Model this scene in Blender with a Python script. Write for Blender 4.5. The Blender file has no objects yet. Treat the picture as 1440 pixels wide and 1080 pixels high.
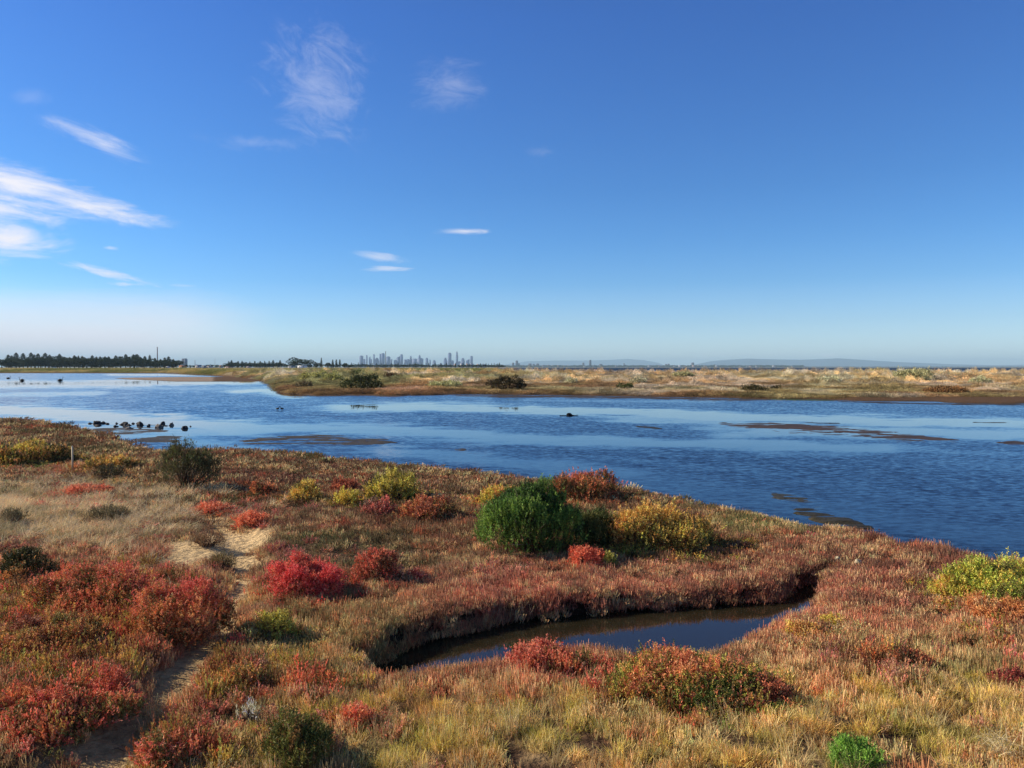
import bpy, math, random
import numpy as np
random.seed(7)
RG = np.random.default_rng(11)
S = bpy.context.scene
COL = S.collection
# ------------------------------------------------------------------ camera
CAMZ = 3.3; F = 1082.0; HZ = 516.5
TH = math.atan((540 - HZ) / F)
cam = bpy.data.cameras.new('camera'); camo = bpy.data.objects.new('camera', cam); COL.objects.link(camo)
cam.sensor_width = 36; cam.lens = 36 * F / 1440; cam.clip_start = 0.05; cam.clip_end = 90000
camo.location = (0, 0, CAMZ); camo.rotation_euler = (math.pi / 2 - TH, 0, 0)
S.camera = camo

def W(px, py, z=0.0):
    """ground point seen at pixel (px,py) of the 1440x1080 photo, on the level z"""
    a = (px - 720) / F; b = -(py - 540) / F
    dy = math.cos(TH) + b * math.sin(TH); dz = -math.sin(TH) + b * math.cos(TH)
    t = (z - CAMZ) / dz
    return (a * t, dy * t)
def AT(px, D):
    return (px - 720) / F * D * 1.0, D
def ZAT(py, D):
    return CAMZ - (py - HZ) / F * D
def topx(x, y, z):
    """inverse, vectorised"""
    dz = z - CAMZ
    fy = y * math.cos(TH) - dz * math.sin(TH); fy = np.maximum(fy, .5)
    uz = y * math.sin(TH) + dz * math.cos(TH)
    return 720 + F * x / fy, 540 - F * uz / fy
def lin(c):
    c = np.asarray(c, float) / 255.
    return np.where(c <= .04045, c / 12.92, ((c + .055) / 1.055) ** 2.4)

# ------------------------------------------------------------------ noise
def _h(ix, iy, s):
    n = (ix.astype(np.int64) * 374761393 + iy.astype(np.int64) * 668265263 + s * 1442695041) & 0xffffffff
    n = ((n ^ (n >> 13)) * 1274126177) & 0xffffffff
    return ((n ^ (n >> 16)) & 0xffff) / 65535.0
def vn(x, y, s=0):
    x = np.asarray(x, float); y = np.asarray(y, float)
    ix = np.floor(x); iy = np.floor(y); fx = x - ix; fy = y - iy
    fx = fx * fx * (3 - 2 * fx); fy = fy * fy * (3 - 2 * fy)
    a = _h(ix, iy, s); b = _h(ix + 1, iy, s); c = _h(ix, iy + 1, s); d = _h(ix + 1, iy + 1, s)
    return (a * (1 - fx) + b * fx) * (1 - fy) + (c * (1 - fx) + d * fx) * fy
def fbm(x, y, s=0, o=4):
    v = 0; a = .5; t = 0
    for k in range(o):
        v = v + a * vn(x * 2 ** k + 17.3 * k, y * 2 ** k - 9.1 * k, s + k); t += a; a *= .5
    return v / t
def ss(a, b, x):
    t = np.clip((x - a) / (b - a), 0, 1); return t * t * (3 - 2 * t)
def sdpoly(x, y, P):
    """signed distance, negative inside"""
    x = np.asarray(x, float); y = np.asarray(y, float)
    d = np.full(x.shape, 1e9); ins = np.zeros(x.shape, bool); n = len(P)
    for i in range(n):
        x0, y0 = P[i]; x1, y1 = P[(i + 1) % n]
        ex, ey = x1 - x0, y1 - y0; L = ex * ex + ey * ey + 1e-12
        t = np.clip(((x - x0) * ex + (y - y0) * ey) / L, 0, 1)
        d = np.minimum(d, np.hypot(x - x0 - t * ex, y - y0 - t * ey))
        c = ((y0 > y) != (y1 > y)) & (x < (x1 - x0) * (y - y0) / ((y1 - y0) if y1 != y0 else 1e-9) + x0)
        ins ^= c
    return np.where(ins, -d, d)
def sdline(x, y, P):
    x = np.asarray(x, float); y = np.asarray(y, float); d = np.full(x.shape, 1e9)
    for (x0, y0), (x1, y1) in zip(P[:-1], P[1:]):
        ex, ey = x1 - x0, y1 - y0; L = ex * ex + ey * ey + 1e-12
        t = np.clip(((x - x0) * ex + (y - y0) * ey) / L, 0, 1)
        d = np.minimum(d, np.hypot(x - x0 - t * ex, y - y0 - t * ey))
    return d

# ------------------------------------------------------------------ terrain
SH = [W(*p, .4) for p in [(0, 586), (60, 590), (105, 599), (135, 606), (175, 617), (215, 628), (300, 627), (350, 625), (420, 633), (500, 641), (600, 649), (720, 660), (830, 671), (900, 684),
      (1000, 698), (1080, 712), (1150, 728), (1250, 746), (1350, 758), (1440, 768), (1600, 800)]]
shx = np.array([-400, -80, -45] + [p[0] for p in SH] + [12, 18, 60]); shy = np.array([80, 56, 50] + [p[1] for p in SH] + [7, 0, -30])
o_ = np.argsort(shx); shx = shx[o_]; shy = shy[o_]
POOL = [W(*p, 0) for p in [(505, 948), (560, 914), (640, 893), (700, 878), (800, 868), (900, 860), (1000, 852), (1085, 846), (1130, 822), (1160, 818)]] + \
       [W(*p, .38) for p in [(1150, 838), (1090, 862), (1055, 880), (1040, 895), (1000, 908), (930, 916), (870, 912), (810, 902), (750, 908), (690, 922), (620, 936), (540, 944)]]
PATH = [W(*p, .35) for p in [(110, 1120), (160, 1060), (205, 1015), (238, 968), (285, 905), (318, 850), (338, 800), (348, 765), (335, 745), (305, 735), (290, 722)]]
SPIT = [W(*p, 0) for p in [(150, 532), (240, 530.5), (420, 529.5), (440, 532), (420, 536), (330, 536.5), (230, 536.5), (190, 534)]]
FARX = [-400, 0, 160, 340, 420, 480, 560, 700, 720]; FARD = [430, 430, 420, 400, 360, 300, 280, 270, 270]
ISX = [370, 384, 400, 440, 560, 700, 860, 1080, 1200, 1440, 2400]; ISY = [538, 547, 553, 556, 556.5, 554, 556, 560, 563, 567, 582]
ISD = [3.3 * F / (q - HZ) for q in ISY]

def H(x, y):
    x = np.asarray(x, float); y = np.asarray(y, float)
    # near marsh
    s = (np.interp(x, shx, shy) - y)
    sl = (np.interp(x + .5, shx, shy) - np.interp(x - .5, shx, shy))
    s = s / np.sqrt(1 + sl * sl)
    s = s + (fbm(x * .8, y * .8, 3, 3) - .5) * 1.3 * ss(0, 12, np.hypot(x, y)) + (vn(x * 3, y * 3, 8) - .5) * .25
    land = .24 + .10 * (fbm(x * .35, y * .35, 5, 3) - .5) + .10 * (fbm(x * 1.3, y * 1.3, 6, 3) - .5)
    land = land + .16 * ss(9.5, 6, y) + .14 * ss(-1.5, -4.5, x) * ss(20, 12, y)
    pd = sdline(x, y, PATH)
    land = land - .11 * ss(.5, .15, pd)
    sand = np.exp(-(((x - W(310, 760, .35)[0]) / .95) ** 2 + ((y - W(310, 765, .35)[1]) / 1.5) ** 2))
    land = land - .03 * sand
    h = np.where(s > 0, land * ss(-.25, .35, s), -.02 - .3 * ss(0, 9, -s))
    h = np.where((s > -.25) & (s <= 0), land * ss(-.25, .35, s) - .02, h)
    # creek pool
    pl = sdpoly(x, y, POOL) + (vn(x * 4, y * 4, 12) - .5) * .16
    k = ss(-.06, .2, pl)
    h = np.where(pl < .2, h * k - .25 * (1 - k), h)
    # island
    D = np.maximum(y, 1.); px = 720 + F * x / D
    di = D - np.interp(px, ISX, ISD); di = di + (fbm(x * .12, y * .12, 21, 3) - .5) * 7
    ix = ss(365, 400, px + (di - 6) * .6)
    bump = .35 * (fbm(x * .09, y * .05, 23, 3) - .5)
    hi = -.3 + .5 * ss(-3, 0, di) + (.12 + bump * ss(2, 15, di)) * ss(0, 3, di) + 1.3 * ss(8, 95, di) - 2.4 * ss(125, 190, di) * ss(520, 800, px)
    hi = hi * ix + (1 - ix) * -.3
    hi = np.where(y > 60, hi, -.4)
    h = np.maximum(h, hi)
    # far shore
    df = D - np.interp(px, FARX, FARD)
    hf = -.3 + .5 * ss(-6, 0, df) + (1.75 + 1.2 * bump) * ss(5, 80, df)
    kf = ss(745, 690, px + 8 * (vn(D * .01, 0 * D, 4)))
    hf = hf * kf - .3 * (1 - kf)
    h = np.maximum(h, np.where(y > 200, hf, -.4))
    sp = sdpoly(x, y, SPIT)
    h = np.maximum(h, np.where(y > 120, -.3 + .42 * ss(2.5, -2.5, sp + 4 * (fbm(x * .05, y * .1, 2, 3) - .5)), -.4))
    h = np.where(y > 6900 - 1.2 * np.clip(x, -1500, 0) , np.maximum(h, 4.0), h)
    return h

def PX(px, py, dz=0.0):
    """terrain point under pixel"""
    z = .3
    for _ in range(25):
        x, y = W(px, py, z + dz); z = .6 * z + .4 * float(H(x, y))
    return x, y, float(H(x, y))

# ------------------------------------------------------------------ mesh helpers
def mesh(name, V, Fc, cols=None, smooth=False, fcol=None, attrs=None):
    """V (n,3); Fc (m,k) or list of such arrays"""
    me = bpy.data.meshes.new(name)
    V = np.asarray(V, np.float32); Fs = Fc if isinstance(Fc, list) else [Fc]
    Fs = [np.asarray(f, np.int32) for f in Fs if len(f)]
    li = np.concatenate([f.ravel() for f in Fs]); n = np.concatenate([np.full(len(f), f.shape[1], np.int32) for f in Fs])
    me.vertices.add(len(V)); me.vertices.foreach_set('co', V.ravel())
    me.loops.add(len(li)); me.loops.foreach_set('vertex_index', li)
    me.polygons.add(len(n)); st = np.concatenate([[0], np.cumsum(n)[:-1]]).astype(np.int32)
    me.polygons.foreach_set('loop_start', st)
    if smooth: me.polygons.foreach_set('use_smooth', np.ones(len(n), bool))
    me.update(calc_edges=True)
    if cols is not None:
        a = me.attributes.new('col', 'FLOAT_COLOR', 'POINT'); c = np.ones((len(V), 4), np.float32); c[:, :3] = cols
        a.data.foreach_set('color', c.ravel())
    for k, v in (attrs or {}).items():
        a = me.attributes.new(k, 'FLOAT', 'POINT'); a.data.foreach_set('value', np.asarray(v, np.float32).ravel())
    return me
def obj(name, me, mat=None, parent=None, loc=None):
    o = bpy.data.objects.new(name, me)
    if mat and me and not me.materials: me.materials.append(mat)
    COL.objects.link(o)
    if parent: o.parent = parent
    if loc is not None: o.location = loc
    return o
def tag(o, label, cat, group=None):
    o['label'] = label; o['category'] = cat
    if group: o['group'] = group
    return o
def empty(name, loc, label=None, cat=None, group=None, rz=0):
    o = bpy.data.objects.new(name, None); COL.objects.link(o); o.location = loc; o.rotation_euler = (0, 0, rz)
    o.empty_display_size = .2
    if label: tag(o, label, cat, group)
    return o
def kind(o, k): o['kind'] = k; return o
class MB:
    def __init__(s): s.v = []; s.q = []; s.t = []; s.c = []; s.n = 0
    def add(s, V, Q=None, T=None, col=(1, 1, 1)):
        V = np.asarray(V, float); 
        if Q is not None and len(Q): s.q.append(np.asarray(Q) + s.n)
        if T is not None and len(T): s.t.append(np.asarray(T) + s.n)
        s.v.append(V); c = np.asarray(col, float)
        s.c.append(np.broadcast_to(c, (len(V), 3)) if c.ndim == 1 else c); s.n += len(V)
    def build(s, name, mat, parent=None, smooth=False, loc=None):
        Fs = []
        if s.q: Fs.append(np.concatenate(s.q))
        if s.t: Fs.append(np.concatenate(s.t))
        me = mesh(name, np.concatenate(s.v), Fs, np.concatenate(s.c), smooth)
        return obj(name, me, mat, parent, loc)
    def box(s, x0, x1, y0, y1, z0, z1, col=(1, 1, 1), tx=0, ty=0):
        V = [(x0, y0, z0), (x1, y0, z0), (x1, y1, z0), (x0, y1, z0), (x0 + tx, y0 + ty, z1), (x1 - tx, y0 + ty, z1), (x1 - tx, y1 - ty, z1), (x0 + tx, y1 - ty, z1)]
        s.add(V, [(0, 3, 2, 1), (4, 5, 6, 7), (0, 1, 5, 4), (1, 2, 6, 5), (2, 3, 7, 6), (3, 0, 4, 7)], col=col)
    def tube(s, pts, rad, n=6, col=(1, 1, 1)):
        pts = np.asarray(pts, float); rad = np.broadcast_to(rad, (len(pts),)); V = []
        for i, p in enumerate(pts):
            t = pts[min(i + 1, len(pts) - 1)] - pts[max(i - 1, 0)]; t = t / (np.linalg.norm(t) + 1e-9)
            a = np.cross(t, (0, 0, 1) if abs(t[2]) < .9 else (1, 0, 0)); a /= np.linalg.norm(a); b = np.cross(t, a)
            for k in range(n):
                w = 2 * math.pi * k / n; V.append(p + rad[i] * (a * math.cos(w) + b * math.sin(w)))
        Q = [(i * n + k, i * n + (k + 1) % n, (i + 1) * n + (k + 1) % n, (i + 1) * n + k) for i in range(len(pts) - 1) for k in range(n)]
        m = len(V); V += [pts[0], pts[-1]]; e = (len(pts) - 1) * n
        T = [(m, (k + 1) % n, k) for k in range(n)] + [(m + 1, e + k, e + (k + 1) % n) for k in range(n)]
        s.add(V, Q, T, col)
    def ball(s, c, r, nu=12, nv=8, col=(1, 1, 1), nz=0, seed=0):
        V = []; c = np.asarray(c, float); r = np.broadcast_to(r, (3,))
        for j in range(nv + 1):
            for i in range(nu):
                a = 2 * math.pi * i / nu; b = math.pi * j / nv
                V.append((math.sin(b) * math.cos(a), math.sin(b) * math.sin(a), math.cos(b)))
        V = np.array(V)
        if nz: V = V * (1 + nz * (fbm(V[:, 0] * 1.7 + 3 * seed + V[:, 2], V[:, 1] * 1.7 - V[:, 2] * 1.3, seed, 3) - .5)[:, None] * 2)
        Q = [(j * nu + i, (j + 1) * nu + i, (j + 1) * nu + (i + 1) % nu, j * nu + (i + 1) % nu) for j in range(nv) for i in range(nu)]
        s.add(c + V * r, Q, col=col)

# ------------------------------------------------------------------ materials
def mat(name, fn=None, rough=.85, spec=.2):
    m = bpy.data.materials.new(name); m.use_nodes = True; nt = m.node_tree
    b = nt.nodes['Principled BSDF']; b.inputs['Roughness'].default_value = rough
    b.inputs['Specular IOR Level'].default_value = spec
    if fn: fn(nt, b)
    return m
def N(nt, t, **k):
    n = nt.nodes.new(t)
    for a, v in k.items(): setattr(n, a, v)
    return n
def noise_node(nt, scale, detail=4, vec=None, rough=.6):
    n = N(nt, 'ShaderNodeTexNoise'); n.inputs['Scale'].default_value = scale; n.inputs['Detail'].default_value = detail; n.inputs['Roughness'].default_value = rough
    if vec: nt.links.new(vec, n.inputs['Vector'])
    return n
def mth(nt, op, a, b=None, c=None, clamp=False):
    n = N(nt, 'ShaderNodeMath', operation=op); n.use_clamp = clamp
    for i, v in enumerate((a, b, c)):
        if v is None: continue
        if isinstance(v, (int, float)): n.inputs[i].default_value = v
        else: nt.links.new(v, n.inputs[i])
    return n.outputs[0]
def vcolmat(name, rough=.9, spec=.15, bump=None, vary=None, trans=0.0):
    """material taking the mesh colour attribute, with procedural mottling and bump"""
    def fn(nt, b):
        a = N(nt, 'ShaderNodeAttribute'); a.attribute_name = 'col'
        c = a.outputs['Color']; tc = N(nt, 'ShaderNodeTexCoord')
        if vary:
            nn = noise_node(nt, vary[0], 5, tc.outputs['Object'])
            mr = N(nt, 'ShaderNodeMapRange'); mr.inputs[1].default_value = .3; mr.inputs[2].default_value = .7
            mr.inputs[3].default_value = 1 - vary[1]; mr.inputs[4].default_value = 1 + vary[1]
            nt.links.new(nn.outputs[0], mr.inputs[0])
            vm = N(nt, 'ShaderNodeVectorMath', operation='SCALE'); nt.links.new(c, vm.inputs[0]); nt.links.new(mr.outputs[0], vm.inputs['Scale']); c = vm.outputs[0]
        nt.links.new(c, b.inputs['Base Color'])
        if bump:
            nn = noise_node(nt, bump[0], 6, tc.outputs['Object']); bp = N(nt, 'ShaderNodeBump'); bp.inputs['Strength'].default_value = bump[1]; bp.inputs['Distance'].default_value = bump[2]
            nt.links.new(nn.outputs[0], bp.inputs['Height']); nt.links.new(bp.outputs[0], b.inputs['Normal'])
        if trans:
            t = N(nt, 'ShaderNodeBsdfTranslucent'); nt.links.new(c, t.inputs[0]); mx = N(nt, 'ShaderNodeMixShader'); mx.inputs[0].default_value = trans
            out = nt.nodes['Material Output']; nt.links.new(b.outputs[0], mx.inputs[1]); nt.links.new(t.outputs[0], mx.inputs[2]); nt.links.new(mx.outputs[0], out.inputs[0])
    return mat(name, fn, rough, spec)
def instmat(name, trans=.25, rough=.7):
    """plants of the ground cover: tint of the instance times the variation of the blade"""
    def fn(nt, b):
        a = N(nt, 'ShaderNodeAttribute'); a.attribute_name = 'tint'; a.attribute_type = 'INSTANCER'
        v = N(nt, 'ShaderNodeAttribute'); v.attribute_name = 'col'
        vm = N(nt, 'ShaderNodeVectorMath', operation='MULTIPLY'); nt.links.new(a.outputs['Color'], vm.inputs[0]); nt.links.new(v.outputs['Color'], vm.inputs[1])
        nt.links.new(vm.outputs[0], b.inputs['Base Color'])
        t = N(nt, 'ShaderNodeBsdfTranslucent'); nt.links.new(vm.outputs[0], t.inputs[0]); mx = N(nt, 'ShaderNodeMixShader'); mx.inputs[0].default_value = trans
        out = nt.nodes['Material Output']; nt.links.new(b.outputs[0], mx.inputs[1]); nt.links.new(t.outputs[0], mx.inputs[2]); nt.links.new(mx.outputs[0], out.inputs[0])
    return mat(name, fn, rough, .15)
M_ground = vcolmat('ground_soil', .95, .1, (7, 1.0, .14), (11, .4))
M_mud = vcolmat('wet_mud', .65, .25, (14, .8, .03), (9, .35))
M_leaf = vcolmat('foliage', .6, .25, None, None, .25)
M_bark = vcolmat('bark', .9, .1, (30, .6, .01), (20, .3))
M_rock = vcolmat('rock', .75, .4, (18, .8, .03), (9, .4))
M_plain = vcolmat('painted_surface', .7, .3, None, (2, .12))
M_hill = vcolmat('hazy_wooded_hill', .95, .05, None, (.002, .25))
M_feather = vcolmat('feather', .6, .3, (40, .4, .01), None)
M_inst = instmat('marsh_plant')

# ------------------------------------------------------------------ terrain mesh
def wedge(y0, off, step, ymax, nx, spread):
    r = []; y = y0
    while y < ymax: r.append(y); y += (y + off) * step
    Y = np.array(r)[:, None]; t = np.linspace(-1, 1, nx)[None, :]
    X = t * (Y + 14) * spread; return X, np.broadcast_to(Y, X.shape)
def grid_faces(nr, nc):
    i = np.arange(nr - 1)[:, None] * nc + np.arange(nc - 1)[None, :]
    i = i.ravel(); return np.stack([i, i + 1, i + nc + 1, i + nc], 1)
X, Y = wedge(-4, 6, .0105, 42000, 460, .92)
Z = H(X, Y)
px, py = topx(X, Y, Z)
soil = lin((92, 70, 52)); sandc = lin((206, 176, 130)); mudc = lin((70, 62, 52)); isl = lin((136, 120, 88)); ogr = lin((128, 116, 66)); red = lin((96, 72, 50))
nA = fbm(X * .8, Y * .8, 31, 4)[..., None]; nB = fbm(X * .05, Y * .05, 32, 4)[..., None]
C = soil * (0.75 + .5 * nA)
pd = sdline(X, Y, PATH); sx, sy = W(310, 765, .35)
S1 = np.maximum(ss(.42, .16, pd + .35 * (fbm(X * 3, Y * 3, 7, 3) - .5)), ss(.95, .5, np.hypot((X - sx) / 1.25, (Y - sy) / 2.3) + .5 * (fbm(X * 2, Y * 2, 9, 3) - .5)))
lg = np.exp(-(((px - 70) / 190) ** 2 + ((py - 700) / 50) ** 2)) * .7
S1 = np.maximum(S1, lg); S1 = np.maximum(S1, .5 * ss(1000, 1080, py) * (nA[..., 0] > .5))
near_end = ss(9.6, 8.4, Y)[..., None]; C = C * (1 - S1[..., None]) + (sandc * (1 - near_end) + lin((184, 156, 112)) * near_end) * (.8 + .4 * nA) * S1[..., None]  # bare sand turns darker towards the near foreground
wet = ss(.12, .02, Z)[..., None]; C = C * (1 - wet) + mudc * wet
pb = (ss(.7, .3, sdpoly(X, Y, POOL)) * (Y < 14))[..., None]; C = C * (1 - pb) + lin((48, 38, 28)) * pb
far = ss(60, 75, Y)[..., None]
CF = isl * (1 - ss(.4, .7, nB)) + ogr * ss(.4, .7, nB)
CF = CF * ss(.3, .8, Z)[..., None] + red * (1 - ss(.3, .8, Z)[..., None])
sp = (sdpoly(X, Y, SPIT) < 4)[..., None] & (px < 300)[..., None]; CF = np.where(sp, lin((150, 130, 112)), CF)
CF = CF * (1 - wet * .8) + mudc * wet * .8
C = C * (1 - far) + CF * far
V = np.stack([X, Y, Z], -1).reshape(-1, 3)
kind(obj('ground', mesh('ground', V, grid_faces(*X.shape), C.reshape(-1, 3), True), M_ground), 'structure')

# ------------------------------------------------------------------ water
def calmfield(X, Y):
    px, py = topx(X, Y, 0 * X)
    b = [  # polylines of smooth water: points in the photo, half height in px
        ([(-200, 539), (100, 540), (260, 537), (340, 536)], 4.0, 1.), ([(-100, 546), (60, 543), (200, 541)], 2.5, .8),
        ([(-200, 577), (20, 578), (100, 583), (170, 590), (300, 596), (350, 604)], 8., 1.), ([(-100, 557), (60, 556), (130, 553)], 2.5, .7), ([(180, 545), (420, 548)], 2.0, .45), ([(340, 551), (372, 549), (410, 556)], 3., .9),
        ([(150, 602), (260, 608), (330, 608), (420, 603), (520, 606), (620, 612), (700, 618), (800, 620), (900, 624), (1080, 627), (1200, 632)], 8., .95),
        ([(280, 622), (340, 632)], 5., .9), ([(560, 636), (640, 645), (740, 654), (860, 668)], 7., .85), ([(860, 668), (1000, 692), (1120, 715), (1300, 742), (1500, 770)], 8., .6),
        ([(500, 573), (600, 571), (760, 577), (900, 580), (1080, 590), (1250, 592), (1500, 596)], 6., 1.), ([(1080, 606), (1250, 606), (1500, 612)], 9., .95),
        ([(900, 588), (1100, 600)], 6., .9), ([(720, 561), (900, 566), (1000, 566)], 1.5, .5), ([(1200, 628), (1350, 640), (1500, 640)], 3., .5),
        ([(160, 527), (300, 527.5), (420, 528)], 1.2, .8), ([(400, 590), (520, 594)], 1.5, .5), ([(850, 645), (1100, 672)], 3, .35)]
    n1 = fbm(X * .25, Y * .22, 41, 4); n2 = fbm(X * .05, Y * .11, 47, 4); n3 = fbm(X * .5, Y * .9, 48, 4)
    q = py + (n1 - .5) * 7 * np.clip((py - HZ) / 90, .1, 1.5) + (n2 - .5) * 10 * np.clip((py - HZ) / 60, .1, 1.3)
    c = np.zeros(X.shape)
    for P, w, a in b:
        d = np.full(X.shape, 1e9)
        for (x0, y0), (x1, y1) in zip(P[:-1], P[1:]):
            sx_, sy_ = .12, 1.
            ex, ey = (x1 - x0) * sx_, (y1 - y0) * sy_; t = np.clip(((px - x0) * sx_ * ex + (q - y0) * ey) / (ex * ex + ey * ey), 0, 1)
            d = np.minimum(d, np.hypot((px - x0) * sx_ - t * ex, (q - y0) - t * ey))
        w = w * 1.25; c = np.maximum(c, a * ss(w * 1.5, w * .4, d + w * 1.3 * (n3 - .5)))
    pool = sdpoly(X, Y, POOL); c = np.where(pool < .4, 1.0, c)
    c = np.maximum(c, .28 * ss(.5, .75, n1) * (py > 525))
    return c, pool
X, Y = wedge(-4, 6, .009, 45000, 560, .92)
calm, pool = calmfield(X, Y)
calm = np.where(Y > 700, 0, calm); sea = ss(600, 900, Y)
CW = np.broadcast_to(np.array([.012, .024, .038]), X.shape + (3,)).copy()
CW[pool < .5] = (.020, .017, .009)
CW[(Y > 255)] = (.006, .02, .05)
V = np.stack([X, Y, 0 * X], -1).reshape(-1, 3)
def water_fn(nt, b):
    a = N(nt, 'ShaderNodeAttribute'); a.attribute_name = 'col'; nt.links.new(a.outputs['Color'], b.inputs['Base Color'])
    k = N(nt, 'ShaderNodeAttribute'); k.attribute_name = 'calm'; tc = N(nt, 'ShaderNodeTexCoord')
    mp = N(nt, 'ShaderNodeMapping'); mp.inputs['Scale'].default_value = (2.0, 3.6, 1); mp.inputs['Rotation'].default_value = (0, 0, math.radians(-12)); nt.links.new(tc.outputs['Object'], mp.inputs[0])
    n1 = noise_node(nt, 1.5, 3, mp.outputs[0], .62); n1.inputs['Distortion'].default_value = .5
    mp2 = N(nt, 'ShaderNodeMapping'); mp2.inputs['Scale'].default_value = (.55, 1.5, 1); mp2.inputs['Rotation'].default_value = (0, 0, math.radians(9)); nt.links.new(tc.outputs['Object'], mp2.inputs[0])
    n2 = noise_node(nt, .9, 2, mp2.outputs[0])
    inv = mth(nt, 'SUBTRACT', 1.0, k.outputs['Fac'], clamp=True)
    n3 = noise_node(nt, 3.2, 3, mp.outputs[0], .6)
    def cut(o, lo, hi): return mth(nt, 'DIVIDE', mth(nt, 'SUBTRACT', o, lo), hi - lo, clamp=True)
    wv = mth(nt, 'ADD', mth(nt, 'MULTIPLY', cut(n1.outputs[0], .36, .66), .62), mth(nt, 'ADD', mth(nt, 'MULTIPLY', cut(n2.outputs[0], .3, .7), .28), mth(nt, 'MULTIPLY', cut(n3.outputs[0], .35, .65), .22)))
    ty = mth(nt, 'MULTIPLY', mth(nt, 'MULTIPLY', mth(nt, 'MULTIPLY', wv, wv), inv), -.25)
    ty = mth(nt, 'ADD', ty, mth(nt, 'MULTIPLY', mth(nt, 'SUBTRACT', n1.outputs[0], .6), .016))
    txx = mth(nt, 'MULTIPLY', mth(nt, 'MULTIPLY', mth(nt, 'SUBTRACT', n2.outputs[0], .5), inv), .16)
    cb = N(nt, 'ShaderNodeCombineXYZ'); nt.links.new(txx, cb.inputs[0]); nt.links.new(ty, cb.inputs[1]); cb.inputs[2].default_value = 1
    nm = N(nt, 'ShaderNodeVectorMath', operation='NORMALIZE'); nt.links.new(cb.outputs[0], nm.inputs[0]); nt.links.new(nm.outputs[0], b.inputs['Normal'])
    b.inputs['IOR'].default_value = 1.42; s_ = N(nt, 'ShaderNodeAttribute'); s_.attribute_name = 'sea'; nt.links.new(mth(nt, 'SUBTRACT', .5, mth(nt, 'MULTIPLY', s_.outputs['Fac'], .42)), b.inputs['Specular IOR Level'])
    nt.links.new(mth(nt, 'ADD', mth(nt, 'ADD', mth(nt, 'MULTIPLY', inv, .05), .02), mth(nt, 'MULTIPLY', s_.outputs['Fac'], .5)), b.inputs['Roughness'])
M_water = mat('water', water_fn)
kind(obj('water', mesh('water', V, grid_faces(*X.shape), CW.reshape(-1, 3), True, attrs={'calm': calm, 'sea': sea}), M_water), 'structure')

# ------------------------------------------------------------------ mud flats just above the water
def mudflat(pts, wpx, hgt, sd, col, n=150, mrough=None):
    P = [W(*p, 0) for p in pts]; xs = [p[0] for p in P]; ys = [p[1] for p in P]; dm = sum(ys) / len(ys)
    wd = wpx / (3.3 * F) * dm * dm        # half width in metres along y
    x0, x1, y0, y1 = min(xs) - wd, max(xs) + wd, min(ys) - wd * 1.3, max(ys) + wd * 1.3
    GX, GY = np.meshgrid(np.linspace(x0, x1, n), np.linspace(y0, y1, n))
    tx = (GX - min(xs)) / (max(xs) - min(xs) + 1e-6); wl = wd * (.12 + .88 * np.sqrt(np.clip(np.sin(math.pi * np.clip(tx, 0, 1)), 0, 1)))
    d = sdline(GX, GY, P) / wl
    sc = 1.8 / wd; gx2 = GX * math.cos(.2) + GY * math.sin(.2)
    h = hgt * (.62 - d + 4.2 * (.45 * fbm(gx2 * sc * .35, GY * sc * 1.6, sd, 4) + .55 * fbm(gx2 * .8, GY * 2.0, sd + 7, 4) - .5)) * .8
    h = np.clip(h, -.06, hgt) + .035 * (fbm(GX * 2.2, GY * 4.5, sd + 3, 4) - .52)
    h = np.where(d > 2.2, -.06, h)
    cc = lin(col) * np.array([1, .92, .8]) * (.45 + .6 * fbm(GX * 1.5, GY * 1.5, sd + 5, 4))[..., None]
    f = grid_faces(n, n); hv = h.ravel(); keep = hv[f].max(1) > -.03
    return kind(obj('mud_flat', mesh('mud_flat', np.stack([GX, GY, h], -1).reshape(-1, 3), f[keep], cc.reshape(-1, 3), True), M_mud), 'structure')
mudflat([(1015, 597), (1080, 600), (1150, 603), (1230, 609), (1300, 615), (1345, 619)], 6, .03, 1, (82, 66, 54), 220)
mudflat([(1405, 623), (1480, 624)], 3, .03, 2, (75, 62, 52))
mudflat([(1245, 617), (1300, 620)], 2, .02, 22, (70, 60, 52))
mudflat([(345, 620), (400, 616), (480, 617), (550, 622)], 7, .04, 3, (74, 66, 50), 200)
mudflat([(135, 603), (180, 606), (230, 607)], 6, .03, 4, (78, 72, 62))
mudflat([(200, 616), (250, 622)], 5, .03, 14, (70, 66, 58))
mudflat([(1090, 700), (1150, 706)], 7, .03, 5, (66, 66, 58))
mudflat([(1120, 722), (1170, 731), (1225, 741)], 9, .05, 6, (62, 58, 42))
mudflat([(640, 556.5), (760, 558), (900, 559), (1000, 562), (1080, 562)], 2.2, .05, 7, (76, 64, 50), 220)
mudflat([(1080, 561), (1130, 562), (1170, 563)], 1.4, .08, 8, (70, 84, 40))
mudflat([(1180, 565), (1300, 568), (1480, 570)], 1.3, .05, 9, (66, 56, 46), 220)
mudflat([(895, 600), (930, 602)], 1.6, .02, 10, (60, 60, 56))
mudflat([(1130, 594), (1180, 595)], 1.2, .02, 11, (60, 60, 56))
mudflat([(640, 632), (655, 633)], 2, .02, 15, (70, 62, 52))
mudflat([(1370, 594), (1420, 594.5)], .9, .02, 16, (60, 60, 56))

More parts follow.
